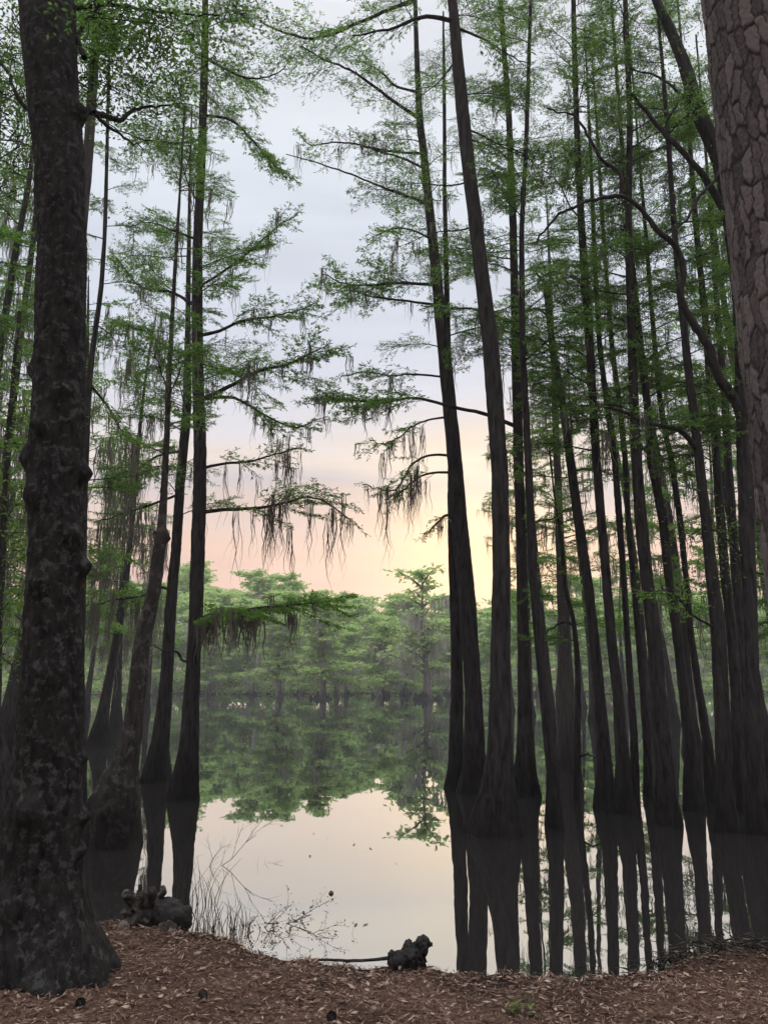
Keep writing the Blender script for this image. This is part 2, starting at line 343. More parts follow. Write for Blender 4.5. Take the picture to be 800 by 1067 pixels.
def trunk_mesh(mb, C, g, sides=18, flute=0.22, fl_h=0.7, nfl=6, rough=0.05, knobs=(), tm=0, relief=None):
    zz, x, y, r = C; k = len(zz); a = np.arange(sides) * 2 * math.pi / sides
    A, Zg = np.meshgrid(a, zz); ph = g.uniform(0, 6.28, 6)
    wig = (np.sin(2 * A + 1.3 * Zg + ph[0]) + .7 * np.sin(3 * A - 2.9 * Zg + ph[1]) + .6 * np.sin(5 * A + 6.1 * Zg + ph[2]) + .5 * np.sin(A + 9 * Zg + ph[3])) * rough * .6
    fl = flute * np.exp(-np.clip(Zg, 0, None) / fl_h) * (np.cos(nfl * A + ph[4]) * .7 + .5 * np.cos((nfl - 3) * A + ph[5]))
    rr = r[:, None] * (1 + wig + fl)
    for th, zk, amp, sw in knobs:
        da = (A - th + math.pi) % (2 * math.pi) - math.pi
        rr = rr + amp * np.exp(-(da * r[:, None])**2 / (2 * sw**2) - (Zg - zk)**2 / (2 * sw**2))
    if relief:
        q = np.stack([np.cos(A) * r[:, None] * relief[1], np.sin(A) * r[:, None] * relief[1], Zg * relief[2]], -1).reshape(-1, 3)
        nz = np.array([(1 - abs(mnoise.noise(Vector(t)))) * .6 - .3 + .5 * mnoise.noise(Vector(t * 2.7)) for t in q]).reshape(A.shape)
        rr = rr + relief[0] * nz
    V = np.stack([x[:, None] + rr * np.cos(A), y[:, None] + rr * np.sin(A), Zg], -1)
    i = np.arange(k - 1)[:, None] * sides; j = np.arange(sides)[None]; j2 = (j + 1) % sides
    mb.add(V, np.stack([i + j, i + j2, i + sides + j2, i + sides + j], -1).reshape(-1, 4), tm)

class Tree: pass
def hero(name, label, cat, Y, pts, H, group=None, lean_y=0.0, bark='bark', needle='needle', limbs=(), rand=(), seed=0, flute=.22, fl_h=.7, knobs=(), moss_n=25, moss_len=(.25, .8),
         sides=18, rough=.05, zbase=-0.9, nfl=6, moss_z=(3, 14), extra=None, tmpl=None, dz=None, relief=(.014, 22, 5)):
    if 6 <= seed <= 15: pts = [(a, b, w_ * (.72 if b > 790 else .80 if b > 560 else .92)) for a, b, w_ in pts]
    g = np.random.default_rng(seed); C = trunk_curve(pts, Y, H, lean_y, zbase, dz=dz); zz, x, y, r = C
    base = np.array([np.interp(0, zz, x), Y, 0.0]); root = empty(name, base); tag(root, label, cat, group)
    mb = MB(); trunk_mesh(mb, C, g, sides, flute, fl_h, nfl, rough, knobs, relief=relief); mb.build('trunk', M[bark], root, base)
    crown = MB(); anc = []
    for lm in limbs:
        pp = lm['p']; n = len(pp); dY = lm.get('dy', 0.0); y0 = lm.get('y0', 0.0)
        q = []
        for k, (px, py) in enumerate(pp): q.append(P(px, py, Y + y0 + (np.interp(P(px, py, Y)[0][2], zz, y) - Y) + dY * k / (n - 1))[0])
        if not lm.get('free'):
            q[0][0] = np.interp(q[0][2], zz, x); q[0][1] = np.interp(q[0][2], zz, y)
        ax = spline(q, max(10, 4 * n)); w0, w1 = lm.get('w', (4, 1.2)); zc = P(*pp[0], Y)[1]
        ax = ax + (g.normal(0, .012, ax.shape) * np.linspace(0, 1, len(ax))[:, None])
        lb = MB(); tube(lb, ax, np.linspace(w0, w1, len(ax))**1.0 / 2 * zc / F, 7, 0, rough=.08); lb.build('limb', M[bark], root, base)
        if lm.get('leaf', True):
            kw = dict(twig=.5, dens=1.0, start=.25); kw.update(lm.get('kw', {})); la = []
            foliate(crown, ax, g, anchors=la, lm=2 if lm.get('bright') else 1, **kw)
            if lm.get('clump'): anc.append(('C', np.array(la)[:int(len(la) * .42)][g.choice(int(len(la) * .42), lm['clump'])], (.35, .95)))
            if lm.get('moss'):
                mm = lm['moss']; sel = g.choice(len(la), min(len(la), mm), replace=False); anc.append(('L', np.array(la)[sel], lm.get('ml', (.3, .9))))
    ra = []
    for z0, z1, n, l0, l1, kind in rand:
        for k in range(n):
            z = z0 + (z1 - z0) * (k + g.random()) / n
            if z > zz[-1] - .2: continue
            t = (tmpl or {'d': TM, 's': TS, 'f': TF}[kind]); t = t[g.integers(len(t))]
            loc = np.array([np.interp(z, zz, x), np.interp(z, zz, y), z])
            L_ = g.uniform(l0, l1) * (1 - .45 * max(0, (z - z0) / (zz[-1] - z0))**2)
            ra.append(stamp(crown, t, loc, g.uniform(0, 6.283), L_ / 2, g.uniform(-.1, .45), g.normal(0, .1), g.normal(0, .2)))
    if extra: extra(crown, g, C)
    if crown.n: crown.build('crown', [M[bark], M[needle], M['needle_bright']], root, base)
    mo = MB(); have = False
    for kd, a, ml in anc:
        if kd == 'C': moss(mo, a, g, (10, 20), ml, .009, .06)
        else: moss(mo, a[:max(3, int(len(a) * .45))], g, (6, 18), ml)
        have = True
    if ra and moss_n:
        al = np.concatenate(ra); al = al[(al[:, 2] > moss_z[0]) & (al[:, 2] < moss_z[1])]
        if len(al):
            moss(mo, al[g.choice(len(al), min(len(al), moss_n), replace=False)], g, (2, 7), moss_len); have = True
    if have: mo.build('hanging_moss', M['moss'], root, base)['kind'] = 'stuff'
    return root, C

GR = 'cypresses of the right grove'
GL = 'cypresses of the left trio'
# ---- right grove, front row
hero('cypress_tree', 'slender cypress with long limbs reaching left across the open sky', 'tree', 13.9,
     [(494, 826, 34), (494, 800, 24), (493, 720, 18), (487, 630, 17), (478, 540, 17), (472, 460, 15), (462, 360, 13), (455.6, 299, 11), (450, 244, 10), (442.6, 172, 8), (437, 124, 7), (434, 57, 5), (432.6, 0, 4)],
     18.5, GR, seed=1, moss_n=30, rand=[(8, 18, 16, .9, 1.8, 's'), (7, 14, 8, 1.0, 1.8, 'd')],
     limbs=[dict(p=[(437, 124), (411, 106), (388, 89), (365, 73), (345, 65), (313, 47)], w=(4, 1.2), dy=-1.0, kw=dict(dens=.5, twig=.8)),
            dict(p=[(434, 96), (411, 89), (400, 78), (388, 69), (370, 62)], w=(3, 1), dy=.6, kw=dict(dens=.5, twig=.6)),
            dict(p=[(432, 0), (405, 10), (385, 19), (365, 27), (345, 36), (322, 40), (302, 36), (270, 22)], w=(4.5, 1.5), dy=-1.2, kw=dict(dens=.55, twig=.9)),
            dict(p=[(441, 160), (402, 157), (376, 151), (348, 148), (325, 151), (313, 141)], w=(3, 1), dy=.5, kw=dict(dens=.6, twig=.5), moss=8),
            dict(p=[(443, 176), (420, 165), (394, 157), (372, 150)], w=(3, 1), dy=-.3, kw=dict(dens=.6, twig=.5), moss=6),
            dict(p=[(446, 212), (411, 200), (388, 191), (362, 180), (333, 170), (299, 161)], w=(3, .9), dy=-.8, leaf=False),
            dict(p=[(451, 250), (430, 240), (410, 238), (392, 246)], w=(2.5, 1), dy=-.8, kw=dict(dens=.8)),
            dict(p=[(455, 297), (411, 295), (385, 297), (359, 296), (335, 285)], w=(3.5, 1), dy=-.8, kw=dict(dens=1.3, twig=.7), moss=8),
            dict(p=[(457, 318), (418, 313), (388, 309), (361, 303), (345, 306)], w=(3, 1), dy=.7, kw=dict(dens=1.1, twig=.6), moss=8),
            dict(p=[(463, 393), (430, 390), (400, 391), (379, 387), (362, 392)], w=(2.5, 1), dy=-.4, kw=dict(dens=1.0), moss=8),
            dict(p=[(468, 434), (445, 438), (430, 444), (415, 456), (400, 462), (385, 459)], w=(2.5, 1), dy=-.5, kw=dict(dens=.7), moss=16, ml=(.3, 1.2)),
            dict(p=[(473, 475), (445, 475), (430, 483), (421, 498), (412, 510), (379, 504)], w=(3, 1), dy=.4, kw=dict(dens=.6, twig=.45), moss=22, ml=(.3, 1.2)),
            dict(p=[(474, 492), (442, 495), (427, 504), (418, 512), (400, 520)], w=(3, 1), dy=-.3, kw=dict(dens=.5, twig=.4), moss=22, ml=(.4, 1.3)),
            dict(p=[(478, 540), (465, 537), (455, 545), (445, 556)], w=(4, 1), dy=-.3, kw=dict(dens=.4, twig=.3), moss=6)])
hero('cypress_tree', 'thin cypress standing close against the left side of the long-limbed cypress', 'tree', 14.4,
     [(474, 823, 24), (475, 800, 16), (476, 720, 13), (475, 650, 12), (472, 560, 11), (471, 480, 9), (467, 380, 6), (465, 290, 5), (463, 200, 4), (463, 130, 3.5), (462, 40, 2.5)],
     16.5, GR, seed=2, moss_n=12, rand=[(9, 16, 20, .6, 1.1, 's')])
hero('cypress_tree', 'thickest cypress of the right grove, its wide flared base out in front', 'tree', 10.35,
     [(515, 869, 58), (517, 850, 48), (519, 820, 33), (521, 780, 25), (520.5, 720, 21), (522.5, 600, 19), (520, 480, 17), (511, 360, 16.5), (496, 240, 14.5), (482, 120, 13), (473, 20, 10.5)],
     17, GR, seed=3, moss_n=16, rand=[(8.5, 16, 14, 1.0, 1.9, 's')], flute=.3, fl_h=.45, moss_z=(4, 10),
     limbs=[dict(p=[(473, 22), (445, 17), (411, 29), (368, 37)], w=(5, 1.5), dy=-.6, kw=dict(dens=.6)),
            dict(p=[(477, 28), (507, 43), (530, 58), (550, 67)], w=(3, 1), dy=-.4, kw=dict(dens=.6))])
hero('cypress_tree', 'straight cypress just right of the thickest trunk, carrying the leafy bough that crosses leftward', 'tree', 13.6,
     [(547, 829, 32), (547, 800, 22), (547, 760, 16), (546, 720, 13), (543.5, 600, 11), (540, 480, 10), (537, 360, 9), (534.5, 240, 7.5), (530, 120, 6), (521, 0, 4.5)],
     18, GR, seed=4, moss_n=24, rand=[(7.5, 18, 39, .9, 1.8, 'd')],
     limbs=[dict(p=[(540, 445), (507, 432), (467, 423), (436, 415), (394, 418), (340, 414), (325, 414)], w=(4.5, 1), dy=-1.5, kw=dict(dens=1.3, twig=.75, start=.45), moss=22, ml=(.3, .9)),
            dict(p=[(537, 336), (520, 331), (498, 323), (467, 321), (440, 318)], w=(3.5, 1), dy=-1.4, kw=dict(dens=.8), moss=8),
            dict(p=[(542, 560), (556, 545), (575, 540), (592, 530)], w=(3, 1), dy=-.6, kw=dict(dens=.7), moss=8)])
hero('cypress_tree', 'thin dark cypress with a cone-shaped foot left of the pale grey trunk', 'tree', 10.7,
     [(577.5, 863, 20), (577, 845, 17), (575, 800, 13), (567, 720, 11), (561, 660, 10), (555, 600, 9), (551, 500, 8), (548, 440, 7), (544, 360, 6), (543, 240, 5), (548, 150, 4.5), (552, 20, 3.2)],
     14, GR, seed=5, moss_n=18, rand=[(6, 14, 30, .7, 1.4, 'd')], flute=.12, fl_h=.3)
hero('cypress_tree', 'cypress leaning left whose broken top ends in bare forked twigs', 'tree', 12.4,
     [(631, 842, 34), (630, 800, 22), (628, 770, 17), (624, 720, 14), (618, 660, 13), (611, 600, 12), (602, 540, 10.5), (594, 480, 9.5), (586, 420, 8), (575, 360, 7.5), (569, 305, 6), (568, 298, 4)],
     0, GR, seed=6, moss_n=14, rand=[(5, 8, 14, .7, 1.5, 'd')],
     limbs=[dict(p=[(569, 305), (565, 292), (556, 285), (548, 288), (538, 282)], w=(3.5, 1), dy=.3, leaf=False),
            dict(p=[(572, 330), (560, 322), (548, 325), (535, 318)], w=(3, 1), dy=-.3, kw=dict(dens=.3)),
            dict(p=[(577, 365), (560, 352), (545, 356), (530, 345)], w=(3, 1), dy=-.3, kw=dict(dens=.3))])
hero('cypress_tree', 'tall straight cypress between the broken-top one and the close-set thin pair', 'tree', 11.8,
     [(651, 846, 32), (649, 810, 22), (647, 778, 16), (643, 720, 13.5), (636, 660, 12), (631, 600, 11), (621, 480, 9.5), (614, 360, 9), (605.6, 240, 8), (600, 120, 6), (597, 0, 5)],
     16, GR, seed=7, moss_n=14, rand=[(5.5, 16, 36, .9, 1.8, 'd')])
hero('cypress_tree', 'left stem of the close-set thin pair in the right grove', 'tree', 12.8,
     [(661, 845, 16), (660.5, 778, 10), (655, 690, 8), (649, 600, 7), (645, 540, 7), (640, 480, 6.5), (632, 420, 6), (624, 360, 5.5), (618, 240, 4.5), (614, 140, 3.5)],
     14.5, GR, seed=8, moss_n=10, rand=[(6, 14, 24, .7, 1.4, 'd')], flute=.1)
hero('cypress_tree', 'right stem of the close-set thin pair in the right grove', 'tree', 13.4,
     [(675, 842, 16), (674, 778, 10), (668, 700, 8), (660, 610, 7), (654, 540, 6.5), (651, 480, 6), (645, 420, 5.5), (637, 360, 5), (628, 240, 4), (622, 140, 3)],
     14.5, GR, seed=9, moss_n=10, rand=[(6, 14, 16, .7, 1.4, 's')], flute=.1)
hero('cypress_tree', 'stout straight cypress in the middle of the crowded right grove', 'tree', 11.0,
     [(694, 856, 40), (692, 815, 27), (690, 778, 21), (685, 720, 19), (681, 660, 18), (673, 600, 16), (667, 540, 14), (663, 480, 11), (660, 420, 10), (658, 360, 9), (654, 240, 7.5), (656, 120, 6), (651, 0, 5)],
     15.5, GR, seed=10, moss_n=14, rand=[(5, 15.5, 36, .9, 1.8, 'd')])
hero('cypress_tree', 'long tapering cypress just right of the stout middle trunk, leaning left', 'tree', 12.2,
     [(722, 846, 30), (719, 778, 15), (712, 720, 12.5), (705, 660, 12), (696, 600, 10.5), (690, 540, 10), (678, 480, 9), (674, 420, 8), (667, 360, 7), (655, 240, 5), (645, 120, 4), (638, 20, 3)],
     16, GR, seed=11, moss_n=14, rand=[(5.5, 16, 33, .8, 1.6, 'd')])
hero('cypress_tree', 'spindly leaning cypress just left of the broad one whose limb sweeps left', 'tree', 13.0,
     [(741, 842, 20), (737, 778, 12), (728, 720, 9), (719, 660, 8.5), (714, 600, 7), (708, 540, 6.5), (699, 480, 6), (687, 420, 5.5), (680, 340, 5), (672, 240, 4)],
     14.5, GR, seed=12, moss_n=10, rand=[(6, 14, 27, .7, 1.5, 'd')], flute=.12)
hero('cypress_tree', 'broad cypress near the right bank with a long limb sweeping left across its neighbours', 'tree', 10.5,
     [(756, 864, 34), (754, 820, 24), (753, 778, 20), (751, 720, 18.5), (748, 660, 18), (741, 600, 15), (735, 540, 11), (728, 480, 10), (721, 420, 9), (714, 360, 8), (702, 240, 6), (694, 120, 5)],
     14, GR, seed=13, moss_n=14, rand=[(4.5, 14, 33, .8, 1.6, 'd')],
     limbs=[dict(p=[(727, 470), (710, 450), (674, 441), (638, 425), (595, 428)], w=(6, 1.5), dy=-.6, kw=dict(dens=.6, start=.3), moss=10),
            dict(p=[(748, 655), (720, 640), (705, 620), (690, 612)], w=(3, 1), dy=-.7, kw=dict(dens=.6))])
hero('cypress_tree', 'dark cypress just right of the broad one whose limb sweeps left', 'tree', 12.0,
     [(770, 848, 30), (768, 778, 16), (766, 720, 13), (762, 660, 12), (755, 600, 11), (750, 540, 10), (746, 480, 9), (741, 420, 8), (735, 340, 7), (725, 240, 6), (716, 120, 4.5)],
     15, GR, seed=14, moss_n=12, rand=[(5, 15, 30, .8, 1.6, 'd')])
hero('cypress_tree', 'rearmost dark cypress squeezed between the grove edge and the foreground pine', 'tree', 14.0,
     [(778, 836, 26), (776, 778, 15), (774, 720, 12), (771, 660, 11), (766, 600, 10), (762, 540, 9.5), (758, 480, 9), (755, 420, 8), (748, 340, 6)],
     15.5, GR, seed=15, moss_n=10, rand=[(6, 15, 27, .8, 1.6, 'd')])
hero('cypress_tree', 'pale grey trunk with a swollen foot seen through the gap in the right grove', 'tree', 17.5,
     [(590, 806, 28), (592, 785, 26), (592, 760, 25), (589, 730, 22), (588, 690, 15), (587, 640, 12), (583, 560, 9), (580, 480, 7), (577, 400, 6)],
     14, None, seed=16, bark='bark_pale', moss_n=50, moss_len=(.5, 1.6), rand=[(4.5, 14, 30, .9, 1.8, 'd')])
hero('cypress_tree', 'stick-thin dark sapling standing right of the pale grey trunk', 'tree', 13.2,
     [(600, 845, 8), (601, 790, 6.5), (602, 740, 6), (601, 680, 5), (597, 645, 4.5), (588, 610, 3.5), (584, 560, 3)],
     5.8, None, seed=17, moss_n=6, flute=.05, rand=[(2.4, 5.8, 12, .5, 1.0, 'd')], zbase=-.9,
     limbs=[dict(p=[(598, 652), (588, 648), (575, 655), (566, 662)], w=(3, 1), dy=-.2, leaf=False),
            dict(p=[(601, 790), (612, 786), (622, 790)], w=(3, 1), dy=-.2, leaf=False)])

# ---- broadleaf generator
def broadleaf(crown, ends, g, n=60, spread=.35, leaf=.07, lm=1, t0=.5):
    for e in ends:
        k = n; p = e + g.normal(0, 1, (k, 3)) * spread * np.array([1, 1, .6])
        for q in range(0, k, 22): tube(crown, [e + (p[(q * 7 + 3) % k] - e) * .25, (e + p[q]) / 2 + g.normal(0, .05, 3), p[q]], [.005, .003, .0015], 3, 0)
        d = unit(np.c_[g.normal(0, 1, (k, 2)), g.normal(-.35, .45, k)])
        leaves(crown, p, d, unit(np.c_[g.normal(0, .6, (k, 2)), np.ones(k)]), leaf * g.uniform(.6, 1.3, k), leaf * g.uniform(.4, .62, k), lm, np.clip(g.normal(t0, .25, k), 0, 1))

def hw_extra(crown, g, C):
    E = [P(px, py, 10.3 + dy)[0] for px, py, dy in
         [(655, 95, -.6), (640, 110, -.3), (676, 130, .3), (690, 70, 0), (668, 60, .8), (700, 110, .6), (715, 40, .6), (660, 170, .8), (690, 200, .6), (700, 235, .2), (720, 250, .8),
          (680, 265, .9), (650, 240, 1.), (735, 215, .3), (725, 290, .9), (690, 310, 1.1), (705, 180, 1.0), (735, 100, .6), (640, 200, .9), (745, 330, 1.), (660, 300, 1.2), (735, 540, .5), (720, 560, .4), (765, 555, .5), (745, 600, .4), (790, 560, .8)]]
    broadleaf(crown, E, g, n=150, spread=.33, leaf=.05, t0=.6)
hero('hardwood_tree', 'crooked hardwood with a dark snaking limb, half hidden behind the foreground pine', 'tree', 10.3,
     [(790, 866, 24), (787, 800, 16), (784, 720, 14), (782, 660, 13.5), (778, 560, 15), (777, 460, 19), (774, 400, 15), (769, 300, 13), (760, 230, 13), (750, 165, 15), (728, 120, 15), (710, 58, 12), (683, 0, 9)],
     14, None, seed=18, needle='leaf', moss_n=0, flute=.2, extra=hw_extra,
     limbs=[dict(p=[(776, 445), (762, 412), (750, 396), (737, 360), (721, 335), (708, 307), (712, 280), (705, 258), (685, 240), (665, 215), (647, 205), (620, 208), (600, 215), (575, 230), (560, 252)], w=(11, 2), dy=-.8, leaf=False),
            dict(p=[(647, 205), (645, 180), (627, 167), (612, 140), (595, 120), (570, 112)], w=(5, 1.5), y0=-.55, dy=-.2, free=1, leaf=False),
            dict(p=[(759, 228), (732, 183), (705, 152), (676, 120), (655, 95)], w=(9, 3), dy=-.4, leaf=False),
            dict(p=[(752, 170), (746, 185), (728, 205), (710, 234), (695, 240)], w=(4, 2), dy=-.5, leaf=False),
            dict(p=[(779, 590), (760, 565), (735, 550), (715, 560)], w=(3, 1), dy=.3, leaf=False),
            dict(p=[(728, 120), (705, 95), (680, 78), (655, 72)], w=(4, 1.5), dy=.4, leaf=False)])

# ---- left side
def gum_extra(crown, g, C):
    E = [P(px, py, 5 + dy)[0] for px, py, dy in
         [(97, 12, -.3), (124, 10, .1), (150, 14, .3), (176, 18, .2), (110, 40, .5), (140, 50, .6), (165, 45, .5), (200, 30, .5), (95, 60, .4), (120, 90, .8), (230, 20, .8), (150, 90, .9), (130, 30, .9),
          (10, 25, .6), (5, 60, .5), (15, 95, .6), (8, 130, .5), (-10, 40, .2), (-5, 100, .2), (20, 150, .8), (30, 15, 1.1), (-30, 70, .1), (100, 20, .9), (180, 60, 1.), (120, 25, .3), (145, 30, .7), (85, 85, .6), (215, 60, 1.), (160, 120, 1.1), (110, 110, .9), (185, 95, 1.1), (250, 8, .9), (12, 170, .9), (0, 200, 1.0)]]
    broadleaf(crown, E, g, n=230, spread=.21, leaf=.042, t0=.44)
def kn(px, py, th, amp, sw, Y=5.0): return (th, P(px, py, Y)[0][2], amp * 1.35, sw)
hero('hardwood_tree', 'massive dark lichened trunk with burls rising from the leaf litter at the left', 'tree', 5.0,
     [(48, 1010, 135), (47, 985, 118), (45, 960, 98), (43, 910, 84), (47, 845, 78), (50, 780, 68), (55, 715, 62), (56, 650, 57), (60, 585, 55), (60, 520, 53), (60, 450, 52), (62, 390, 49), (65, 260, 48), (63, 180, 50), (55, 100, 52), (49, 0, 55), (42, -120, 50)],
     12, None, seed=19, bark='bark_oak', needle='leaf', moss_n=0, sides=110, dz=.016, relief=(.015, 26, 11), rough=.045, flute=.28, fl_h=.22, nfl=7, zbase=-.3, extra=gum_extra,
     knobs=[kn(35, 385, 3.0, .05, .05), kn(30, 480, 3.2, .05, .06), kn(90, 493, -.1, .05, .05), kn(88, 590, 0.0, .045, .04), kn(86, 560, -.6, .03, .05), kn(60, 840, -1.5, .045, .06), kn(86, 790, 0.1, .03, .03), kn(88, 850, .0, .04, .035), kn(85, 885, -.1, .03, .03),
            kn(84, 118, -.1, .06, .05), kn(60, 450, -1.9, .03, .05), kn(45, 520, -2.2, .03, .06), kn(70, 700, -1.2, .02, .06), kn(40, 930, -1.9, .04, .07), kn(70, 960, -1.0, .04, .06), kn(25, 985, -2.3, .06, .08), kn(75, 415, -1.0, .025, .04), kn(50, 610, -1.8, .03, .05)],
     limbs=[dict(p=[(70, 14), (97, 6), (124, 6), (150, 10), (176, 13), (230, 15)], w=(6, 1.5), dy=.6, leaf=False),
            dict(p=[(72, 118), (92, 115), (105, 120), (125, 125), (142, 114), (176, 111)], w=(10, 2), dy=.8, leaf=False),
            dict(p=[(98, 117), (108, 128), (125, 140), (150, 155)], w=(5, 1.5), dy=.4, free=1, y0=.15, leaf=False),
            dict(p=[(88, 60), (82, 35), (100, 10), (115, -20)], w=(6, 2), dy=.3, free=1, leaf=False),
            dict(p=[(55, 130), (25, 110), (5, 70), (-20, 50)], w=(6, 2), dy=.5, leaf=False)])
hero('cypress_tree', 'right and straightest cypress of the left trio, with a long low green bough', 'tree', 13.2,
     [(192, 834, 31), (193, 812, 28), (197, 777, 20.5), (202, 687, 14.5), (204, 647, 14.5), (208, 520, 13.5), (209, 465, 13), (206, 387, 12), (205.5, 297, 10.5), (206, 254, 9.5), (211, 149, 8.5), (212, 112, 8), (214, 38, 7), (214, 0, 6)],
     18, GL, seed=20, moss_n=24, moss_len=(.3, 1.0), rand=[(6, 18, 22, .9, 2.0, 'd'), (12.5, 15.5, 12, .8, 1.4, 'd')],
     limbs=[dict(p=[(207, 418), (240, 402), (270, 387), (300, 380), (325, 368), (345, 357)], w=(5, 1), dy=-.7, kw=dict(dens=1.2, twig=.7), moss=30, ml=(.3, .8)),
            dict(p=[(206, 350), (228, 345), (250, 335), (280, 330), (305, 325), (330, 315)], w=(4, 1), dy=.6, kw=dict(dens=1.2, twig=.7), moss=12),
            dict(p=[(207, 416), (245, 415), (275, 432), (310, 445), (335, 435)], w=(4, 1), dy=.4, kw=dict(dens=.8), moss=22),
            dict(p=[(208, 488), (235, 483), (265, 480), (290, 472), (315, 467)], w=(3.5, 1), dy=-.4, kw=dict(dens=1.0), moss=24, ml=(.4, 1.3)),
            dict(p=[(208, 534), (235, 531), (260, 530), (290, 526), (320, 518), (345, 527), (362, 540)], w=(4.5, 1), dy=-.9, kw=dict(dens=.9, twig=.65), moss=34, ml=(.5, 1.5)),
            dict(p=[(205, 645), (225, 640), (250, 636), (290, 631), (325, 629), (358, 623)], w=(4, 1), dy=-2.2, bright=1, kw=dict(dens=1.5, twig=.6, start=.08, tint0=.4), moss=12, ml=(.2, .6), clump=22),
            dict(p=[(205, 300), (230, 285), (260, 262), (285, 240), (312, 222)], w=(3, 1), dy=.5, kw=dict(dens=.9), moss=6),
            dict(p=[(211, 60), (235, 72), (262, 82), (285, 78), (300, 70)], w=(3.5, 1), dy=-.5, kw=dict(dens=.7, twig=.6)),
            dict(p=[(211, 120), (240, 125), (262, 145), (280, 165), (298, 186)], w=(3, 1), dy=-.6, kw=dict(dens=1.1, twig=.6)),
            dict(p=[(206, 250), (180, 240), (155, 232), (130, 236)], w=(3, 1), dy=.4, kw=dict(dens=.8)),
            dict(p=[(206, 320), (180, 305), (150, 300), (120, 268)], w=(4, 1), dy=.3, kw=dict(dens=1.1), moss=10),
            dict(p=[(206, 372), (180, 365), (150, 345), (120, 335)], w=(3, 1), dy=-.5, kw=dict(dens=1.0), moss=18),
            dict(p=[(209, 145), (187, 149), (161, 147), (127, 137), (108, 125)], w=(3, 1), dy=-.5, kw=dict(dens=.6)),
            dict(p=[(203, 690), (190, 688), (186, 680), (170, 678), (158, 672)], w=(3, 1.2), dy=-.3, leaf=False)])
hero('cypress_tree', 'middle cypress of the left trio, set a little further back', 'tree', 15.5,
     [(162, 814, 31), (163, 804, 27), (167, 774, 17.5), (174, 706, 12.5), (178, 632, 11.5), (184, 569, 10.5), (187.5, 510, 9.5), (195, 427, 9), (196, 335, 5.5), (197, 260, 4)],
     15, GL, seed=21, moss_n=40, moss_len=(.4, 1.4), rand=[(5, 15, 24, .9, 2.0, 'd')],
     limbs=[dict(p=[(191, 470), (165, 475), (140, 490), (110, 497)], w=(3, 1), dy=-.4, kw=dict(dens=1.1), moss=26, ml=(.5, 1.6)),
            dict(p=[(187, 515), (160, 525), (130, 535), (100, 545)], w=(3, 1), dy=.4, kw=dict(dens=1.0), moss=36, ml=(.6, 1.9)),
            dict(p=[(180, 615), (165, 612), (150, 620), (120, 625), (98, 632)], w=(3, 1), dy=-.4, kw=dict(dens=1.0), moss=36, ml=(.6, 1.8))])
hero('cypress_tree', 'leaning weathered cypress of the left trio with a swollen hollow base', 'tree', 9.6,
     [(118, 885, 54), (119, 860, 53), (120, 836, 49), (126, 808, 37), (131, 791, 27), (139, 762, 21), (148, 669, 16.5), (155, 640, 15), (161, 614, 13), (166, 576, 12), (169, 545, 8), (171, 514, 6.5), (174, 455, 5.5), (177, 380, 5), (180, 320, 4), (184, 260, 3)],
     10, GL, seed=22, bark='bark_snag', moss_n=26, moss_len=(.3, .9), rand=[(4.5, 10, 20, .6, 1.2, 'd')], flute=.2, fl_h=.4, nfl=5, sides=26, rough=.07,
     knobs=[kn(150, 560, 0.2, .05, .05, 9.6), kn(105, 835, 3.4, .04, .06, 9.6), kn(118, 840, -1.5, .05, .05, 9.6)],
     limbs=[dict(p=[(166, 572), (164, 564), (161, 558), (160, 554)], w=(6, 3), dy=-.05, leaf=False)])
hero('cypress_tree', 'thin stem showing just right of the burled left trunk', 'tree', 11.5,
     [(80, 856, 22), (82, 700, 11), (88, 520, 7), (91, 440, 6), (94, 390, 5.5), (98, 354, 5), (105, 309, 4.5), (109, 257, 4), (111, 190, 3.5), (113, 100, 3)],
     13.5, None, seed=23, moss_n=20, moss_len=(.4, 1.2), rand=[(4.5, 13, 22, .7, 1.5, 'd')], flute=.1,
     limbs=[dict(p=[(94, 400), (110, 420), (125, 445), (140, 465)], w=(3, 1), dy=.2, kw=dict(dens=.9), moss=14)])
hero('pine_tree', 'grey trunk emerging high up behind the burled left trunk', 'tree', 8.5,
     [(52, 885, 24), (60, 700, 16), (70, 500, 13), (78, 330, 11), (86, 230, 10), (92, 167, 9.5), (99, 56, 9), (103, 0, 8)],
     13, None, seed=24, bark='bark_pale', moss_n=6, rand=[(9, 13, 14, .7, 1.5, 'd')])
hero('cypress_tree', 'thin cypress at the left edge of the picture, tilting rightward', 'tree', 13,
     [(-30, 840, 22), (-22, 650, 11), (-8, 430, 8), (2, 354, 7), (9, 309, 6.5), (17, 260, 6), (28, 205, 5), (36, 150, 4), (44, 60, 3)],
     14.5, None, seed=25, moss_n=30, moss_len=(.4, 1.4), rand=[(4, 14.5, 26, .8, 1.7, 'd')])
hero('cypress_tree', 'thin mossy cypress between the left edge and the burled trunk', 'tree', 14.5,
     [(-12, 822, 24), (-4, 650, 12), (8, 470, 8), (17, 390, 7), (26, 316, 6), (34, 260, 5.5), (45, 160, 4)],
     14.5, None, seed=26, moss_n=34, moss_len=(.5, 1.6), rand=[(4, 14, 26, .8, 1.7, 'd')])
hero('cypress_tree', 'dark low trunk beside the foot of the burled left trunk', 'tree', 8.0,
     [(2, 902, 46), (3, 870, 40), (0, 830, 36), (-6, 790, 30), (-14, 740, 22), (-26, 640, 18), (-45, 480, 15)],
     9, None, seed=27, moss_n=6, rand=[(5.5, 9, 8, .8, 1.5, 'd')])

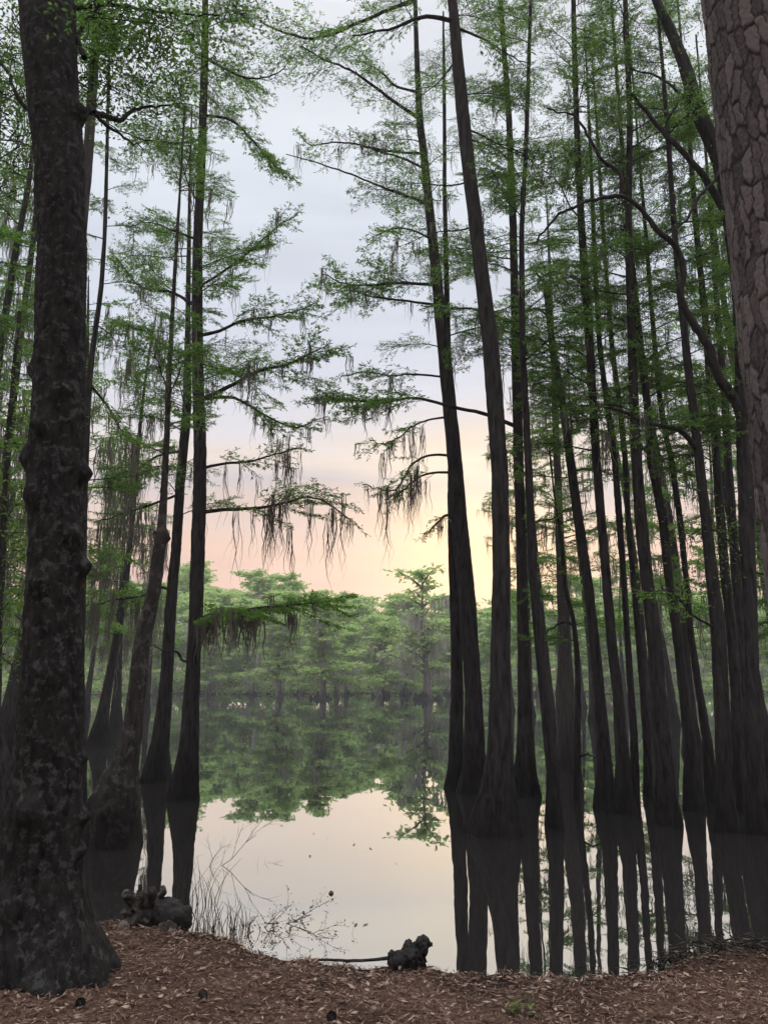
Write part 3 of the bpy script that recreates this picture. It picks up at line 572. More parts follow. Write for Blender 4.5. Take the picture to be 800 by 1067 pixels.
def sap_extra(crown, g, C):
    E = [P(px, py, 8 + dy)[0] for px, py, dy in [(18, 395, .1), (8, 415, -.2), (28, 430, .2), (2, 445, .1), (20, 465, -.2), (-8, 480, .2), (12, 500, .2), (26, 520, -.1), (0, 535, .1), (16, 555, .2), (-10, 560, 0), (8, 590, .1), (-4, 640, .2), (14, 660, 0), (4, 690, .1), (20, 620, .1)]]
    for e in E:
        z = e[2] - .25; p = np.array([np.interp(z, C[0], C[1]), np.interp(z, C[0], C[2]), z]); tube(crown, [p, (p + e) / 2 + [0, 0, .05], e], [.008, .005, .003], 4, 0)
    broadleaf(crown, E, g, n=110, spread=.17, leaf=.06, t0=.7)
hero('hardwood_sapling', 'thin leafy sapling with bright green leaves at the left edge', 'tree', 8.0,
     [(-14, 902, 8), (-8, 800, 7), (-2, 650, 6), (6, 500, 5), (14, 390, 3)], 0, None, seed=41, needle='leaf', moss_n=0, flute=.1, extra=sap_extra)

# ---- the foreground pine at the right
Yp = 2.75; rp = .205; g = np.random.default_rng(31)
pz = [(640, 813), (540, 799), (480, 790), (360, 776), (300, 768), (200, 757), (120, 750), (0, 742)]
za, xa = [], []
for py, ex in pz:
    p, zc = P(ex, py, Yp); za.append(p[2]); xa.append(p[0] + rp * (1.02 - .010 * (p[2] - 1)))
za = np.array(za); xa = np.array(xa); k = np.polyfit(za, xa, 1)
zz = np.r_[np.arange(-.1, 5.4, .0075), np.arange(5.4, 11, .06)]; sides = 400; a = np.arange(sides) * 2 * math.pi / sides
A, Zg = np.meshgrid(a, zz)
r0 = rp * (1.02 - .012 * (Zg - 1)) + .10 * np.exp(-(Zg - .25) / .18) * (Zg > -.2)
# bark plates: jittered cells with dark fissures between them
cw, ch = .037, .145; U = A * rp / cw; Vv = Zg / ch
ncol = int(round(2 * math.pi * rp / cw)); U = A / (2 * math.pi) * ncol
def hsh(i, j, s): return (np.sin((i % ncol) * 127.1 + j * 311.7 + s * 74.7) * 43758.5453) % 1.0
wob = .22 * np.sin(Zg * 15 + 3 * np.sin(A * 2)) + .10 * np.sin(Zg * 47 + A * 7 + 2 * np.sin(Zg * 5)) + .07 * np.sin(Zg * 131 + A * 11)
Uw = U + wob; d1 = np.full(A.shape, 9.0); d2 = np.full(A.shape, 9.0); hid = np.zeros(A.shape)
for di in (-1, 0, 1):
    for dj in (-1, 0, 1):
        ci = np.floor(Uw) + di; cj = np.floor(Vv) + dj
        dx = ci + .15 + .7 * hsh(ci, cj, 1) - Uw; dy_ = cj + .1 + .8 * hsh(ci, cj, 2) - Vv
        dd = np.sqrt((dx * 1.05)**2 + dy_**2); nw = dd < d1
        d2 = np.where(nw, d1, np.minimum(d2, dd)); hid = np.where(nw, hsh(ci, cj, 3), hid); d1 = np.where(nw, dd, d1)
edge = np.clip((d2 - d1) / .16 - .08, 0, 1)
h = .0075 * edge**.5 * (.35 + 1.0 * hid) + .0015 * rng.normal(0, 1, A.shape)
rr = r0 + h
xc = np.polyval(k, Zg)
mb = MB(); V = np.stack([xc + rr * np.cos(A), Yp + rr * np.sin(A), Zg], -1)
i = np.arange(len(zz) - 1)[:, None] * sides; j = np.arange(sides)[None]; j2 = (j + 1) % sides
mb.add(V, np.stack([i + j, i + j2, i + sides + j2, i + sides + j], -1).reshape(-1, 4), 0, np.clip(edge * (.22 + .5 * hid) + .06 * np.sin(Zg * 4 + A * 2) , 0, 1).ravel())
m, nt, out = new_mat('pine_plates'); L = nt.links.new
at = N(nt, 'ShaderNodeAttribute', attribute_name='tint'); tc = N(nt, 'ShaderNodeTexCoord')
n1 = N(nt, 'ShaderNodeTexNoise', i_Scale=60, i_Detail=6, i_Roughness=.7); L(tc.outputs['Object'], n1.inputs['Vector'])
ad = N(nt, 'ShaderNodeMath', operation='MULTIPLY_ADD'); L(n1.outputs['Fac'], ad.inputs[0]); ad.inputs[1].default_value = .75; L(at.outputs['Fac'], ad.inputs[2])
r1 = ramp(nt, [(.15, (.020, .017, .017)), (.55, (.050, .044, .044)), (1.0, (.135, .121, .119))], ad.outputs[0])
b = N(nt, 'ShaderNodeBsdfPrincipled', i_Roughness=.95); b.inputs['Specular IOR Level'].default_value = .1; L(r1.outputs[0], b.inputs['Base Color'])
bp = N(nt, 'ShaderNodeBump', i_Strength=.6, i_Distance=.008); L(n1.outputs['Fac'], bp.inputs['Height']); L(bp.outputs[0], b.inputs['Normal']); L(b.outputs[0], out.inputs['Surface'])
px0 = np.polyval(k, .3); base = np.array([px0, Yp, .27]); root = empty('pine_tree', base)
tag(root, 'foreground pine with scaly plated grey-brown bark cut off by the right edge', 'tree')
mb.build('trunk', m, root, base)
cr = MB()
for q in range(26):
    z = g.uniform(8.5, 11); p = np.array([np.polyval(k, z), Yp, z]); ph = g.uniform(0, 6.28); l = g.uniform(.8, 2.2)
    ax = p + np.linspace(0, 1, 7)[:, None] * np.array([math.cos(ph), math.sin(ph), g.uniform(.1, .6)]) * l
    foliate(cr, ax, g, twig=.4, leaf=.16, dens=1.2, rad=np.linspace(.03, .008, 7), start=.4)
cr.build('crown', [M['bark_pine'], M['needle']], root, base)

# ------------------------------------------------------------------ trees set back in the grove (shared prototypes)
def mid_proto(seed, H, mossy, mk=((3, 8), (.4, 1.7), .010, .05)):
    g = np.random.default_rng(seed); zz = np.r_[np.arange(-.9, 2, .15), np.arange(2, H, .4), H]
    lx, ly = g.normal(0, .035, 2)
    x = lx * zz + .1 * np.sin(zz * .45 + seed); y = ly * zz + .1 * np.sin(zz * .4 + seed * 2)
    r = .13 * (1 - zz.clip(0) / H)**.8 + .012 + .17 * np.exp(-zz.clip(0) / .8)
    root = empty('cypress_tree', (0, 0, 0)); mb = MB(); trunk_mesh(mb, (zz, x, y, r), g, 12, .2, .7, 5, .05); mb.build('trunk', M['bark'], root)
    cr = MB(); an = []
    for q in range(46):
        z = 3.0 + (H - 3.4) * (q + g.random()) / 46; t = TF[g.integers(len(TF))]
        an.append(stamp(cr, t, np.array([np.interp(z, zz, x), np.interp(z, zz, y), z]), g.uniform(0, 6.28), g.uniform(1.0, 2.3) / 2 * (1 - .5 * z / H), g.uniform(-.1, .4), g.normal(0, .1), g.normal(0, .2)))
    cr.build('crown', [M['bark'], M['needle']], root)
    al = np.concatenate(an); mo = MB(); moss(mo, al[g.choice(len(al), mossy, replace=False)], g, *mk); mo.build('hanging_moss', M['moss'], root)['kind'] = 'stuff'
    return root
protos = [mid_proto(100 + q, 13.5 + q * 1.1, 60 + 20 * q) for q in range(5)]
protosL = [mid_proto(120 + q, 12 + q * 1.3, 110, ((4, 10), (.7, 2.4), .011, .05)) for q in range(3)]
right_mid = [(573, 26), (552, 42), (681, 27), (726, 21), (618, 36), (797, 17), (700, 34), (608, 56), (750, 40), (532, 50), (830, 17), (850, 26), (880, 20), (920, 30), (810, 38), (650, 60), (770, 58)]
left_mid = [(122, 30), (90, 42), (104, 24), (66, 18), (20, 20), (2, 27), (150, 46), (30, 36), (-40, 17), (-80, 22), (112, 62), (-20, 40), (-130, 28), (40, 60)]
for lst, pr, lab, grp in ((right_mid, protos, 'slim cypress standing further back behind the front row of the right grove', 'slim cypresses behind the right grove'),
                          (left_mid, protosL, 'mossy cypress standing further back behind the burled trunk and the left trio', 'mossy cypresses behind the left trees')):
    for u, (px, Yd) in enumerate(lst):
        loc = (ground_x(px, Yd), Yd, 0); s = random.uniform(.85, 1.15)
        if u < len(pr):
            o = pr[u]; o.location = loc; o.rotation_euler = (0, 0, random.uniform(0, 6.28)); tag(o, lab, 'tree', grp)
        else: dup(pr[u % len(pr)], loc, random.uniform(0, 6.28), s, lab, 'tree', grp)

# ------------------------------------------------------------------ far bank
def far_proto(seed, H, wide, style, knee=False):
    g = np.random.default_rng(seed); zz = np.r_[np.arange(-1.3, 3, .3), np.arange(3, H * .93, .7), H * .93]
    x = .25 * np.sin(zz * .3 + seed); y = .25 * np.sin(zz * .27 + 2 * seed)
    r = .26 * (1 - zz.clip(0) / H)**.7 + .03 + .28 * np.exp(-zz.clip(0) / 1.0)
    root = empty('cypress_tree', (0, 0, 0)); mb = MB(); trunk_mesh(mb, (zz, x, y, r), g, 10, .2, 1.0, 5, .05)
    cr = MB(); an = []; n = 38 if style != 'snag' else 22
    for q in range(n):
        f = (q + g.random()) / n; z = H * (.16 + .78 * f); ph = q * 2.4 + g.normal(0, .4)
        L_ = wide * (1.0 - .55 * f**2) * g.uniform(.35, 1.25); rise = g.uniform(.15, .55) if f > .3 else g.uniform(-.05, .3)
        s = np.linspace(0, 1, 7)[:, None]; p = np.array([np.interp(z, zz, x), np.interp(z, zz, y), z])
        if style == 'snag': rise = g.uniform(.35, .9)
        ax = p + s * np.array([math.cos(ph), math.sin(ph), rise]) * L_ + s**2 * np.array([0, 0, -.18 * L_]) + g.normal(0, .12, (7, 3)) * s
        tube(mb, ax, np.linspace(.14 if style == 'snag' else .09, .03, 7), 4)
        k = int((200 if style != 'snag' else 90) * g.uniform(.6, 1.3)); uu = g.beta(2.0, 1.2, k) * 6
        c = np.stack([np.interp(uu, np.arange(7), ax[:, d]) for d in range(3)], -1)
        c = c + g.normal(0, 1, (k, 3)) * np.array([.7, .7, .17]) * (.4 + L_ / wide * .6)
        d = unit(np.c_[g.normal(0, 1, (k, 2)), g.normal(-.1, .3, k)])
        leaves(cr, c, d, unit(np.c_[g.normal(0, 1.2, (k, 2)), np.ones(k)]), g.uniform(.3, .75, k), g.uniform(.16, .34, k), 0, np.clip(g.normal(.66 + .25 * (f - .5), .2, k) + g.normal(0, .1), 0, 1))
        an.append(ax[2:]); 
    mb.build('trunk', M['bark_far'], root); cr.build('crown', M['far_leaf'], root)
    al = np.concatenate(an); mo = MB(); al = al[al[:, 2] < H * .75]
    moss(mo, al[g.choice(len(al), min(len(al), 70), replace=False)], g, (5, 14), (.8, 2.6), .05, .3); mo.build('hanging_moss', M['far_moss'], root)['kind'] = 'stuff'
    if knee:
        kb = MB()
        for q in range(16):
            a_ = g.uniform(0, 6.28); d_ = g.uniform(.35, 1.5); h_ = g.uniform(.2, .85) * (1.3 - .5 * d_); c_ = np.array([math.cos(a_) * d_, math.sin(a_) * d_, 0])
            tube(kb, [c_ + [0, 0, -.4], c_ + [0, 0, .1 * h_], c_ + [g.normal(0, .05), 0, .6 * h_], c_ + [g.normal(0, .08), 0, h_]], [.34, .26, .16, .07], 7, rough=.25)
        kb.build('cypress_knees', M['wood_black'], root)
    return root
fp = [far_proto(200 + q, h, w, st) for q, (h, w, st) in enumerate([(13, 4.2, ''), (15, 4.6, ''), (12, 5.0, ''), (16, 4.4, ''), (11, 4.6, 'snag'), (14, 5.4, '')])]
used = set()
fp += [far_proto(230, 14, 3.4, '', True), far_proto(231, 12, 4.4, 'snag', True), far_proto(232, 11.5, 4.4, '', True)]
def put_far(kind, px, Yd, s, lab, grp=None):
    loc = (ground_x(px, Yd), Yd, float(max(0, terrain_z(np.array(ground_x(px, Yd)), np.array(Yd)))))
    rz = random.uniform(0, 6.28)
    if kind not in used:
        used.add(kind); o = fp[kind]; o.location = loc; o.rotation_euler = (0, 0, rz); o.scale = (s,) * 3; tag(o, lab, 'tree', grp)
    else: dup(fp[kind], loc, rz, s, lab, 'tree', grp)
put_far(6, 334, 78, .80, 'distant mossy cypress standing in open water at the middle of the lake')
put_far(7, 444, 76, 1.08, 'distant bare-limbed cypress on a dark stump-like base left of the long-limbed trunk')
put_far(8, 398, 92, .85, 'distant cypress on a dark base between the two standing in open water')
put_far(1, 292, 84, .78, 'distant leafy cypress left of the mossy one standing in open water')
put_far(4, 690, 98, 1.0, 'distant pale bare-limbed cypress glimpsed between the right grove trunks')
for px, Yd, s_ in [(218, 97, .62), (262, 99, .7), (312, 100, .6), (362, 99, .66), (424, 100, .6), (470, 98, .7), (560, 97, .66), (625, 99, .72), (150, 98, .64)]:
    put_far(6 if int(px) % 4 else 8, px, Yd, s_, 'small distant cypress standing in the water just off the far bank', 'small cypresses off the far bank')
g = np.random.default_rng(5)
for row, (Y0, n, s0) in enumerate([(107, 17, .86), (118, 24, 1.0), (132, 26, 1.1), (148, 24, 1.2)]):
    for q in range(n):
        px = -150 + (1100) * (q + g.uniform(.15, .85)) / n
        Yd = Y0 + g.normal(0, 3)
        s = s0 * g.uniform(.85, 1.12)
        if 190 < px < 310: s *= 1.18
        if 340 < px < 400: s *= .88
        put_far(int(g.choice([0, 1, 2, 3, 5])), px, Yd, s, 'pale green cypress in the hazy wood on the far bank', 'cypresses on the far bank')
# understorey along the far waterline
mb = MB(); k = 26000; xs = g.uniform(-110, 110, k); ys = y_far(xs) + g.exponential(9, k)
hz = g.beta(1.2, 2.5, k) * (2.2 + 2.2 * (np.sin(xs * .31) * .5 + .5) + 2 * (np.sin(xs * .83 + 1) * .5 + .5))
p = np.c_[xs, ys, hz + .3 + np.clip(terrain_z(xs, ys), 0, 9)]; d = unit(np.c_[g.normal(0, 1, (k, 2)), g.normal(0, .5, k)])
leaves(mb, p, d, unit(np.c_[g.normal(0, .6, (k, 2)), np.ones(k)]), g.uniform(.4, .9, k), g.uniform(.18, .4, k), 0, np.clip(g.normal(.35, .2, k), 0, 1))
k = 16000; xs = g.uniform(-110, 110, k); ys = y_far(xs) - 3.2 + 1.2 * np.sin(xs * .4) + g.exponential(2.5, k); p = np.c_[xs, ys, g.beta(1.2, 1.8, k) * (1.5 + .8 * np.sin(xs * .7) * np.sin(xs * .23)) + .12 + np.clip(terrain_z(xs, ys), 0, 9)]
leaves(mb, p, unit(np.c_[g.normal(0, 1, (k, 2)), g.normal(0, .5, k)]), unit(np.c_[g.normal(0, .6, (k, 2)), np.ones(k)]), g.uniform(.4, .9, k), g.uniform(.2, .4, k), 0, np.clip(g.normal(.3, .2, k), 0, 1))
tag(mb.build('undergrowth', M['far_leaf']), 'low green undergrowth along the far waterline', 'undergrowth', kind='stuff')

# ------------------------------------------------------------------ foreground: litter, wood, plants
g = np.random.default_rng(77); mb = MB()
k = 130000; x = g.uniform(-4.6, 4.6, k); y = g.uniform(2.2, 6.9, k); ok = y < y_shore(x) - .03 * g.random(k); x, y = x[ok], y[ok]; k = len(x)
p = np.c_[x, y, terrain_z(x, y) + g.uniform(.002, .018, k)]
d = unit(np.c_[g.normal(0, 1, (k, 2)), g.normal(0, .22, k)])
small = g.random(k) < .88
ln = np.where(small, g.uniform(.02, .06, k), g.uniform(.03, .065, k)); wd = np.where(small, g.uniform(.003, .009, k), g.uniform(.010, .026, k))
leaves(mb, p, d, unit(np.c_[g.normal(0, .45, (k, 2)), np.ones(k)]), ln, wd, 0, np.clip(g.beta(1.7, 2.6, k) + (~small) * .08, 0, 1))
for q in range(260):
    x_ = g.uniform(-4, 4); y_ = g.uniform(2.6, float(y_shore(np.array(x_))) - .05); a = g.uniform(0, 6.28); l = g.uniform(.04, .22)
    pts = [(x_ + math.cos(a) * l * t, y_ + math.sin(a) * l * t, 0) for t in (0, .5, 1)]
    pts = [np.array([u_, v_, float(terrain_z(np.array(u_), np.array(v_))) + g.uniform(.008, .025)]) for u_, v_, _ in pts]
    tube(mb, pts, [g.uniform(.002, .005), .003, .0015], 4, 0, g.uniform(.05, .3))
tag(mb.build('leaf_litter', M['litter']), 'brown fallen leaves and pine straw on the bank', 'leaf litter', kind='stuff')

def lumpy(name, blobs, tubes_, voxel, amp, freq, mat, parent, origin):
    """blobs (centre, radii) and tubes fused into one worn piece of wood"""
    mb = MB()
    for c, rad in blobs:
        th = np.linspace(0, math.pi, 9); ph = np.arange(12) * 2 * math.pi / 12
        V = np.array([[c[0] + rad[0] * math.sin(t) * math.cos(q), c[1] + rad[1] * math.sin(t) * math.sin(q), c[2] + rad[2] * math.cos(t)] for t in th for q in ph])
        i = np.arange(8)[:, None] * 12; j = np.arange(12)[None]; j2 = (j + 1) % 12
        mb.add(V, np.stack([i + j, i + j2, i + 12 + j2, i + 12 + j], -1).reshape(-1, 4))
    for pts, rad in tubes_:
        ax = spline(pts, 14); rad = np.interp(np.linspace(0, 1, 14), np.linspace(0, 1, len(rad)), rad); tube(mb, ax, rad, 9)
        tube(mb, ax[::-1][-2:], [rad[1], rad[0]], 9)
    o = mb.build(name, mat, parent, origin)
    rm = o.modifiers.new('fuse', 'REMESH'); rm.mode = 'VOXEL'; rm.voxel_size = voxel
    dg = bpy.context.evaluated_depsgraph_get(); me = bpy.data.meshes.new_from_object(o.evaluated_get(dg)); o.modifiers.clear(); o.data = me
    if not me.materials: me.materials.append(mat)
    for v in me.vertices:
        n_ = v.normal; q = v.co * freq
        v.co += n_ * amp * (mnoise.noise(q) + .6 * mnoise.noise(q * 2.3) + .4 * mnoise.noise(Vector((q.x * 5, q.y * 5, q.z * 1.5))))
    for f in me.polygons: f.use_smooth = True
    return o
def W(px, py, Y): return P(px, py, Y)[0]
Ys = 6.55; o0 = W(155, 968, Ys); o0[2] = 0.0
st = empty('driftwood_stump', o0); tag(st, 'gnarled dark stump with a root sprawling left on the shore beside the burled trunk', 'stump')
lumpy('stump_body', [(W(150, 957, Ys), (.16, .14, .09)), (W(158, 950, Ys), (.11, .10, .09))],
      [([W(148, 955, Ys), W(139, 943, Ys), W(134, 934, Ys), W(131, 929, Ys)], [.10, .055, .038, .016]), ([W(152, 950, Ys), W(150, 938, Ys - .04), W(147, 929, Ys - .05), W(146, 922, Ys - .06)], [.08, .05, .032, .012]),
       ([W(160, 948, Ys), W(164, 938, Ys), W(170, 930, Ys), W(171, 922, Ys)], [.08, .045, .028, .012]), ([W(155, 952, Ys), W(158, 940, Ys - .1), W(158, 932, Ys - .13), W(161, 926, Ys - .13)], [.07, .045, .03, .014]),
       ([W(145, 957, Ys), W(136, 953, Ys - .1), W(128, 950, Ys - .12)], [.08, .045, .016])], .011, .030, 10, M['wood_old'], st, o0)
lumpy('log', [], [([W(158, 950, Ys), W(175, 954, Ys - .03), W(192, 960, Ys - .06)], [.11, .125, .12]), ([W(178, 948, Ys), W(184, 942, Ys), W(187, 939, Ys)], [.05, .03, .015])], .013, .022, 9, M['wood_black'], st, o0)
lumpy('root', [], [([W(148, 955, Ys - .05), W(132, 965, Ys - .12), W(118, 975, Ys - .2), W(104, 984, Ys - .3)], [.08, .055, .042, .025]),
                   ([W(172, 964, Ys - .1), W(180, 969, Ys - .2), W(174, 975, Ys - .3)], [.06, .045, .02])], .012, .018, 10, M['wood_old'], st, o0)
Yk = 5.62; o1 = W(428, 1005, Yk); o1[2] = 0
dk = empty('driftwood_chunk', o1); tag(dk, 'small knobbly black driftwood chunk with a stick at the water edge', 'driftwood')
lumpy('chunk_body', [(W(416, 1001, Yk), (.085, .08, .055)), (W(427, 997, Yk), (.075, .08, .07)), (W(434, 993, Yk), (.06, .06, .06)), (W(439, 986, Yk), (.052, .05, .055)), (W(441, 980, Yk), (.036, .036, .034)), (W(425, 985, Yk + .02), (.028, .03, .038)), (W(448, 985, Yk), (.02, .02, .02)), (W(411, 995, Yk), (.035, .035, .03))],
      [([W(436, 990, Yk), W(443, 986, Yk), W(448, 985, Yk)], [.03, .024, .018]), ([W(427, 994, Yk), W(425, 988, Yk), W(424, 982, Yk)], [.03, .026, .022]), ([W(433, 1000, Yk), W(441, 1004, Yk), W(438, 1009, Yk)], [.035, .025, .015])], .009, .022, 22, M['wood_black'], dk, o1)
sb = MB(); tube(sb, spline([W(408, 998, Yk), W(390, 1000, Yk), W(365, 1001, Yk + .05), W(340, 1000, Yk + .12), W(312, 1001, Yk + .2)], 14), np.linspace(.012, .006, 14), 6, rough=.15)
tube(sb, spline([W(395, 999, Yk), W(380, 1001, Yk), W(360, 1003, Yk)], 6), np.linspace(.007, .003, 6), 5); sb.build('stick', M['wood_black'], dk, o1)
# brush heap at the right
g = np.random.default_rng(12); bh = MB(); c = W(745, 1012, 5.75); c[2] = terrain_z(np.array(c[0]), np.array(c[1]))
o2 = c.copy(); rt = empty('brush_heap', o2); tag(rt, 'low heap of muddy sticks and roots on the shore at the right', 'brush heap')
for q in range(330):
    s = c + g.normal(0, 1, 3) * np.array([.42, .12, .0]); s[2] = float(terrain_z(np.array(s[0]), np.array(s[1]))) + g.uniform(.0, .11) * math.exp(-((s[0] - c[0]) / .5)**2)
    a = g.uniform(0, 6.28); l = g.uniform(.05, .28); e = s + np.array([math.cos(a), math.sin(a) * .6, g.normal(.05, .12)]) * l
    tube(bh, spline([s, (s + e) / 2 + g.normal(0, .015, 3), e], 5), np.linspace(g.uniform(.003, .008), .0015, 5), 4, rough=.2)
bh.build('sticks', M['wood_old'], rt, o2)['kind'] = 'stuff'
# bare branchy shrub in the shallows and marsh weeds
def twigs(mb, p, d, l, r, depth, g, leaf=None):
    n = 6; s = np.linspace(0, 1, n)[:, None]
    ax = p + d * l * s + g.normal(0, .025 * l, (n, 3)) * s + np.array([0, 0, -.12 * l]) * s**2
    tube(mb, ax, np.linspace(r, r * .45, n), 4)
    if leaf is not None:
        k = leaf; q = ax[g.integers(2, n, k)] + g.normal(0, .015, (k, 3)); leaves(mb, q, unit(g.normal(0, 1, (k, 3))), unit(np.c_[g.normal(0, .5, (k, 2)), np.ones(k)]), g.uniform(.015, .035, k), g.uniform(.006, .012, k), 1, np.clip(g.normal(.4, .2, k), 0, 1))
    if depth > 0:
        for q in range(g.integers(3, 6)):
            f = g.uniform(.25, 1); dd = unit(d + g.normal(0, .6, 3) * np.array([1, .8, .7]))
            twigs(mb, ax[int(f * (n - 1))], dd, l * g.uniform(.35, .6), r * .55, depth - 1, g, leaf)
g = np.random.default_rng(21)
def plant(name, label, cat, Yd, stems, part, depth, leaf, r=.006, group=None):
    b0 = W(*stems[0][0], Yd); b0[2] = 0; rt = empty(name, b0); tag(rt, label, cat, group); mb = MB()
    for (a, b_) in stems:
        p = W(*a, Yd); e = W(*b_, Yd + g.normal(0, .15)); d = e - p; l = np.linalg.norm(d)
        twigs(mb, p, d / l, l, r * g.uniform(.7, 1.2), depth, g, leaf)
    mb.build(part, [M['wood_black'], M['reed']], rt, b0)
plant('dead_shrub', 'bare branching shrub reaching over the water right of the left trio', 'shrub', 8.6, [((205, 930), (265, 862)), ((207, 930), (288, 898)), ((205, 930), (235, 868)), ((212, 930), (250, 905))], 'branch', 2, None, .0042)
plant('marsh_weed', 'low sprawling weed with small leaves at the water edge', 'plant', 6.6, [((255, 984), (350, 974)), ((250, 984), (322, 945)), ((258, 987), (335, 985)), ((246, 982), (290, 955)), ((262, 988), (312, 968)), ((250, 984), (268, 948)), ((250, 984), (340, 960))], 'stem', 2, 5, .0045)
g = np.random.default_rng(33)
for q, (px, py, Yd, n, lab) in enumerate([(218, 975, 6.5, 26, 'dark grassy tuft nearest the stump at the water edge'), (238, 978, 6.5, 30, 'tallest grassy tuft at the water edge between stump and weed'), (205, 962, 7.2, 20, 'thin reeds in the shallows in front of the left trio')]):
    b0 = W(px, py, Yd); b0[2] = 0; rt = empty('marsh_grass', b0); tag(rt, lab, 'plant', 'marsh grasses by the shore'); mb = MB()
    for k in range(n):
        p = b0 + np.array([g.normal(0, .1), g.normal(0, .06), -.03]); h = g.uniform(.08, .32) if q < 2 else g.uniform(.18, .5); ln_ = g.normal(0, .12, 2)
        ax = p + np.linspace(0, 1, 6)[:, None] * np.array([ln_[0] * h, ln_[1] * h, h]) + np.linspace(0, 1, 6)[:, None]**2 * np.array([g.normal(0, .25) * h, 0, -.1 * h])
        tube(mb, ax, np.linspace(.004, .001, 6), 3, 0, np.clip(g.normal(.4, .2), 0, 1))
    mb.build('blade', M['reed'], rt, b0)
# sprout and cones on the litter
b0 = W(543, 1040, 4.62); b0[2] = terrain_z(np.array(b0[0]), np.array(b0[1])); rt = empty('seedling', b0); tag(rt, 'small green seedling sprouting from the leaf litter', 'plant'); mb = MB()
for k in range(9):
    a = g.uniform(0, 6.28); e = b0 + np.array([math.cos(a) * .06, math.sin(a) * .06, g.uniform(.02, .06)]); tube(mb, [b0, (b0 + e) / 2 + [0, 0, .015], e], [.002, .0015, .001], 3, 0)
    q = np.repeat(e[None], 5, 0) + g.normal(0, .012, (5, 3)); leaves(mb, q, unit(g.normal(0, 1, (5, 3)) * [1, 1, .4]), np.tile([0, 0, 1.], (5, 1)), g.uniform(.02, .04, 5), g.uniform(.01, .016, 5), 1, g.uniform(.3, .9, 5))
mb.build('leaf', [M['reed'], M['leaf']], rt, b0)
def cone_mesh():
    mb = MB(); n = 60; gr = 2.39996
    ax = np.c_[np.linspace(0, .07, 8), np.zeros(8), np.zeros(8)]; tube(mb, ax, [.006, .014, .017, .017, .015, .012, .008, .004], 8)
    for q in range(n):
        f = q / n; r = .026 * math.sin(math.pi * (.12 + .8 * f)); a = q * gr; c = np.array([.005 + .06 * f, math.cos(a) * r, math.sin(a) * r]); o_ = np.array([.5, math.cos(a), math.sin(a)]); o_ /= np.linalg.norm(o_)
        t = np.array([0, -math.sin(a), math.cos(a)])
        V = [c - t * .006, c + t * .006, c + o_ * .012 + t * .005, c + o_ * .014, c + o_ * .012 - t * .005]
        mb.add(V, [[0, 1, 2, 4]]); mb.add([V[4], V[2], V[3]], [[0, 1, 2]])
    return mb
cone = None
for px, py, Yd, lab in [(213, 1028, 4.75, 'dark pine cone on the litter nearest the burled trunk'), (345, 1044, 4.45, 'dark pine cone on the litter near the bottom middle'), (84, 1039, 4.55, 'dark pine cone lying in front of the burled trunk roots')]:
    b0 = W(px, py, Yd); b0[2] = terrain_z(np.array(b0[0]), np.array(b0[1])) + .024
    if cone is None: cone = cone_mesh().build('pine_cone', M['wood_black']); o = cone
    else: o = cone.copy(); COL.objects.link(o)
    o.scale = (.75,) * 3; o.location = b0; o.rotation_euler = (random.uniform(0, 6), 0, random.uniform(0, 6)); tag(o, lab, 'pine cone', 'pine cones on the bank')
fl = None
for q in range(14):
    px, py = (345, 931) if q == 0 else (g.uniform(285, 465), g.uniform(860, 980))
    d = FWD + RT * (px - 400) / F + UP * (533.5 - py) / F; w = EYE + d * (-EYE[2] / d[2]); w[2] = .004
    if fl is None:
        mb = MB(); s = np.linspace(-1, 1, 7); hw = .016 * (1 - s**2) ** .7 + .0005; top = np.stack([np.c_[s * .04, hw, .006 * s**2], np.c_[s * .04, -hw, .006 * s**2]], 1).reshape(-1, 3)
        mb.add(top, [[2 * i_, 2 * i_ + 1, 2 * i_ + 3, 2 * i_ + 2] for i_ in range(6)], 0, .2); fl = mb.build('floating_leaf', M['litter']); o = fl
    else: o = fl.copy(); COL.objects.link(o)
    o.location = w; o.rotation_euler = (0, 0, g.uniform(0, 6.28)); s_ = 1.4 if q == 0 else g.uniform(.4, .8); o.scale = (s_,) * 3
    tag(o, 'largest dark leaf floating in the middle of the sky reflection' if q == 0 else 'tiny dead leaf afloat on the calm water', 'leaf', 'leaves floating on the lake')

# ------------------------------------------------------------------ haze, sky, light
mb = MB(); x0, x1, y0, y1, z0, z1 = -310, 310, -70, 350, -3.2, 24
mb.add([(x0, y0, z0), (x1, y0, z0), (x1, y1, z0), (x0, y1, z0), (x0, y0, z1), (x1, y0, z1), (x1, y1, z1), (x0, y1, z1)],
       [[0, 3, 2, 1], [4, 5, 6, 7], [0, 1, 5, 4], [1, 2, 6, 5], [2, 3, 7, 6], [3, 0, 4, 7]])
m, nt, out = new_mat('evening_haze')
pv = N(nt, 'ShaderNodeVolumePrincipled'); pv.inputs['Density'].default_value = .0008; pv.inputs['Density Attribute'].default_value = ''
pv.inputs['Color'].default_value = (.86, .86, .90, 1); pv.inputs['Anisotropy'].default_value = .2
nt.links.new(pv.outputs[0], out.inputs['Volume'])
tag(mb.build('haze', m), 'thin evening haze over the lake', 'haze', kind='stuff')

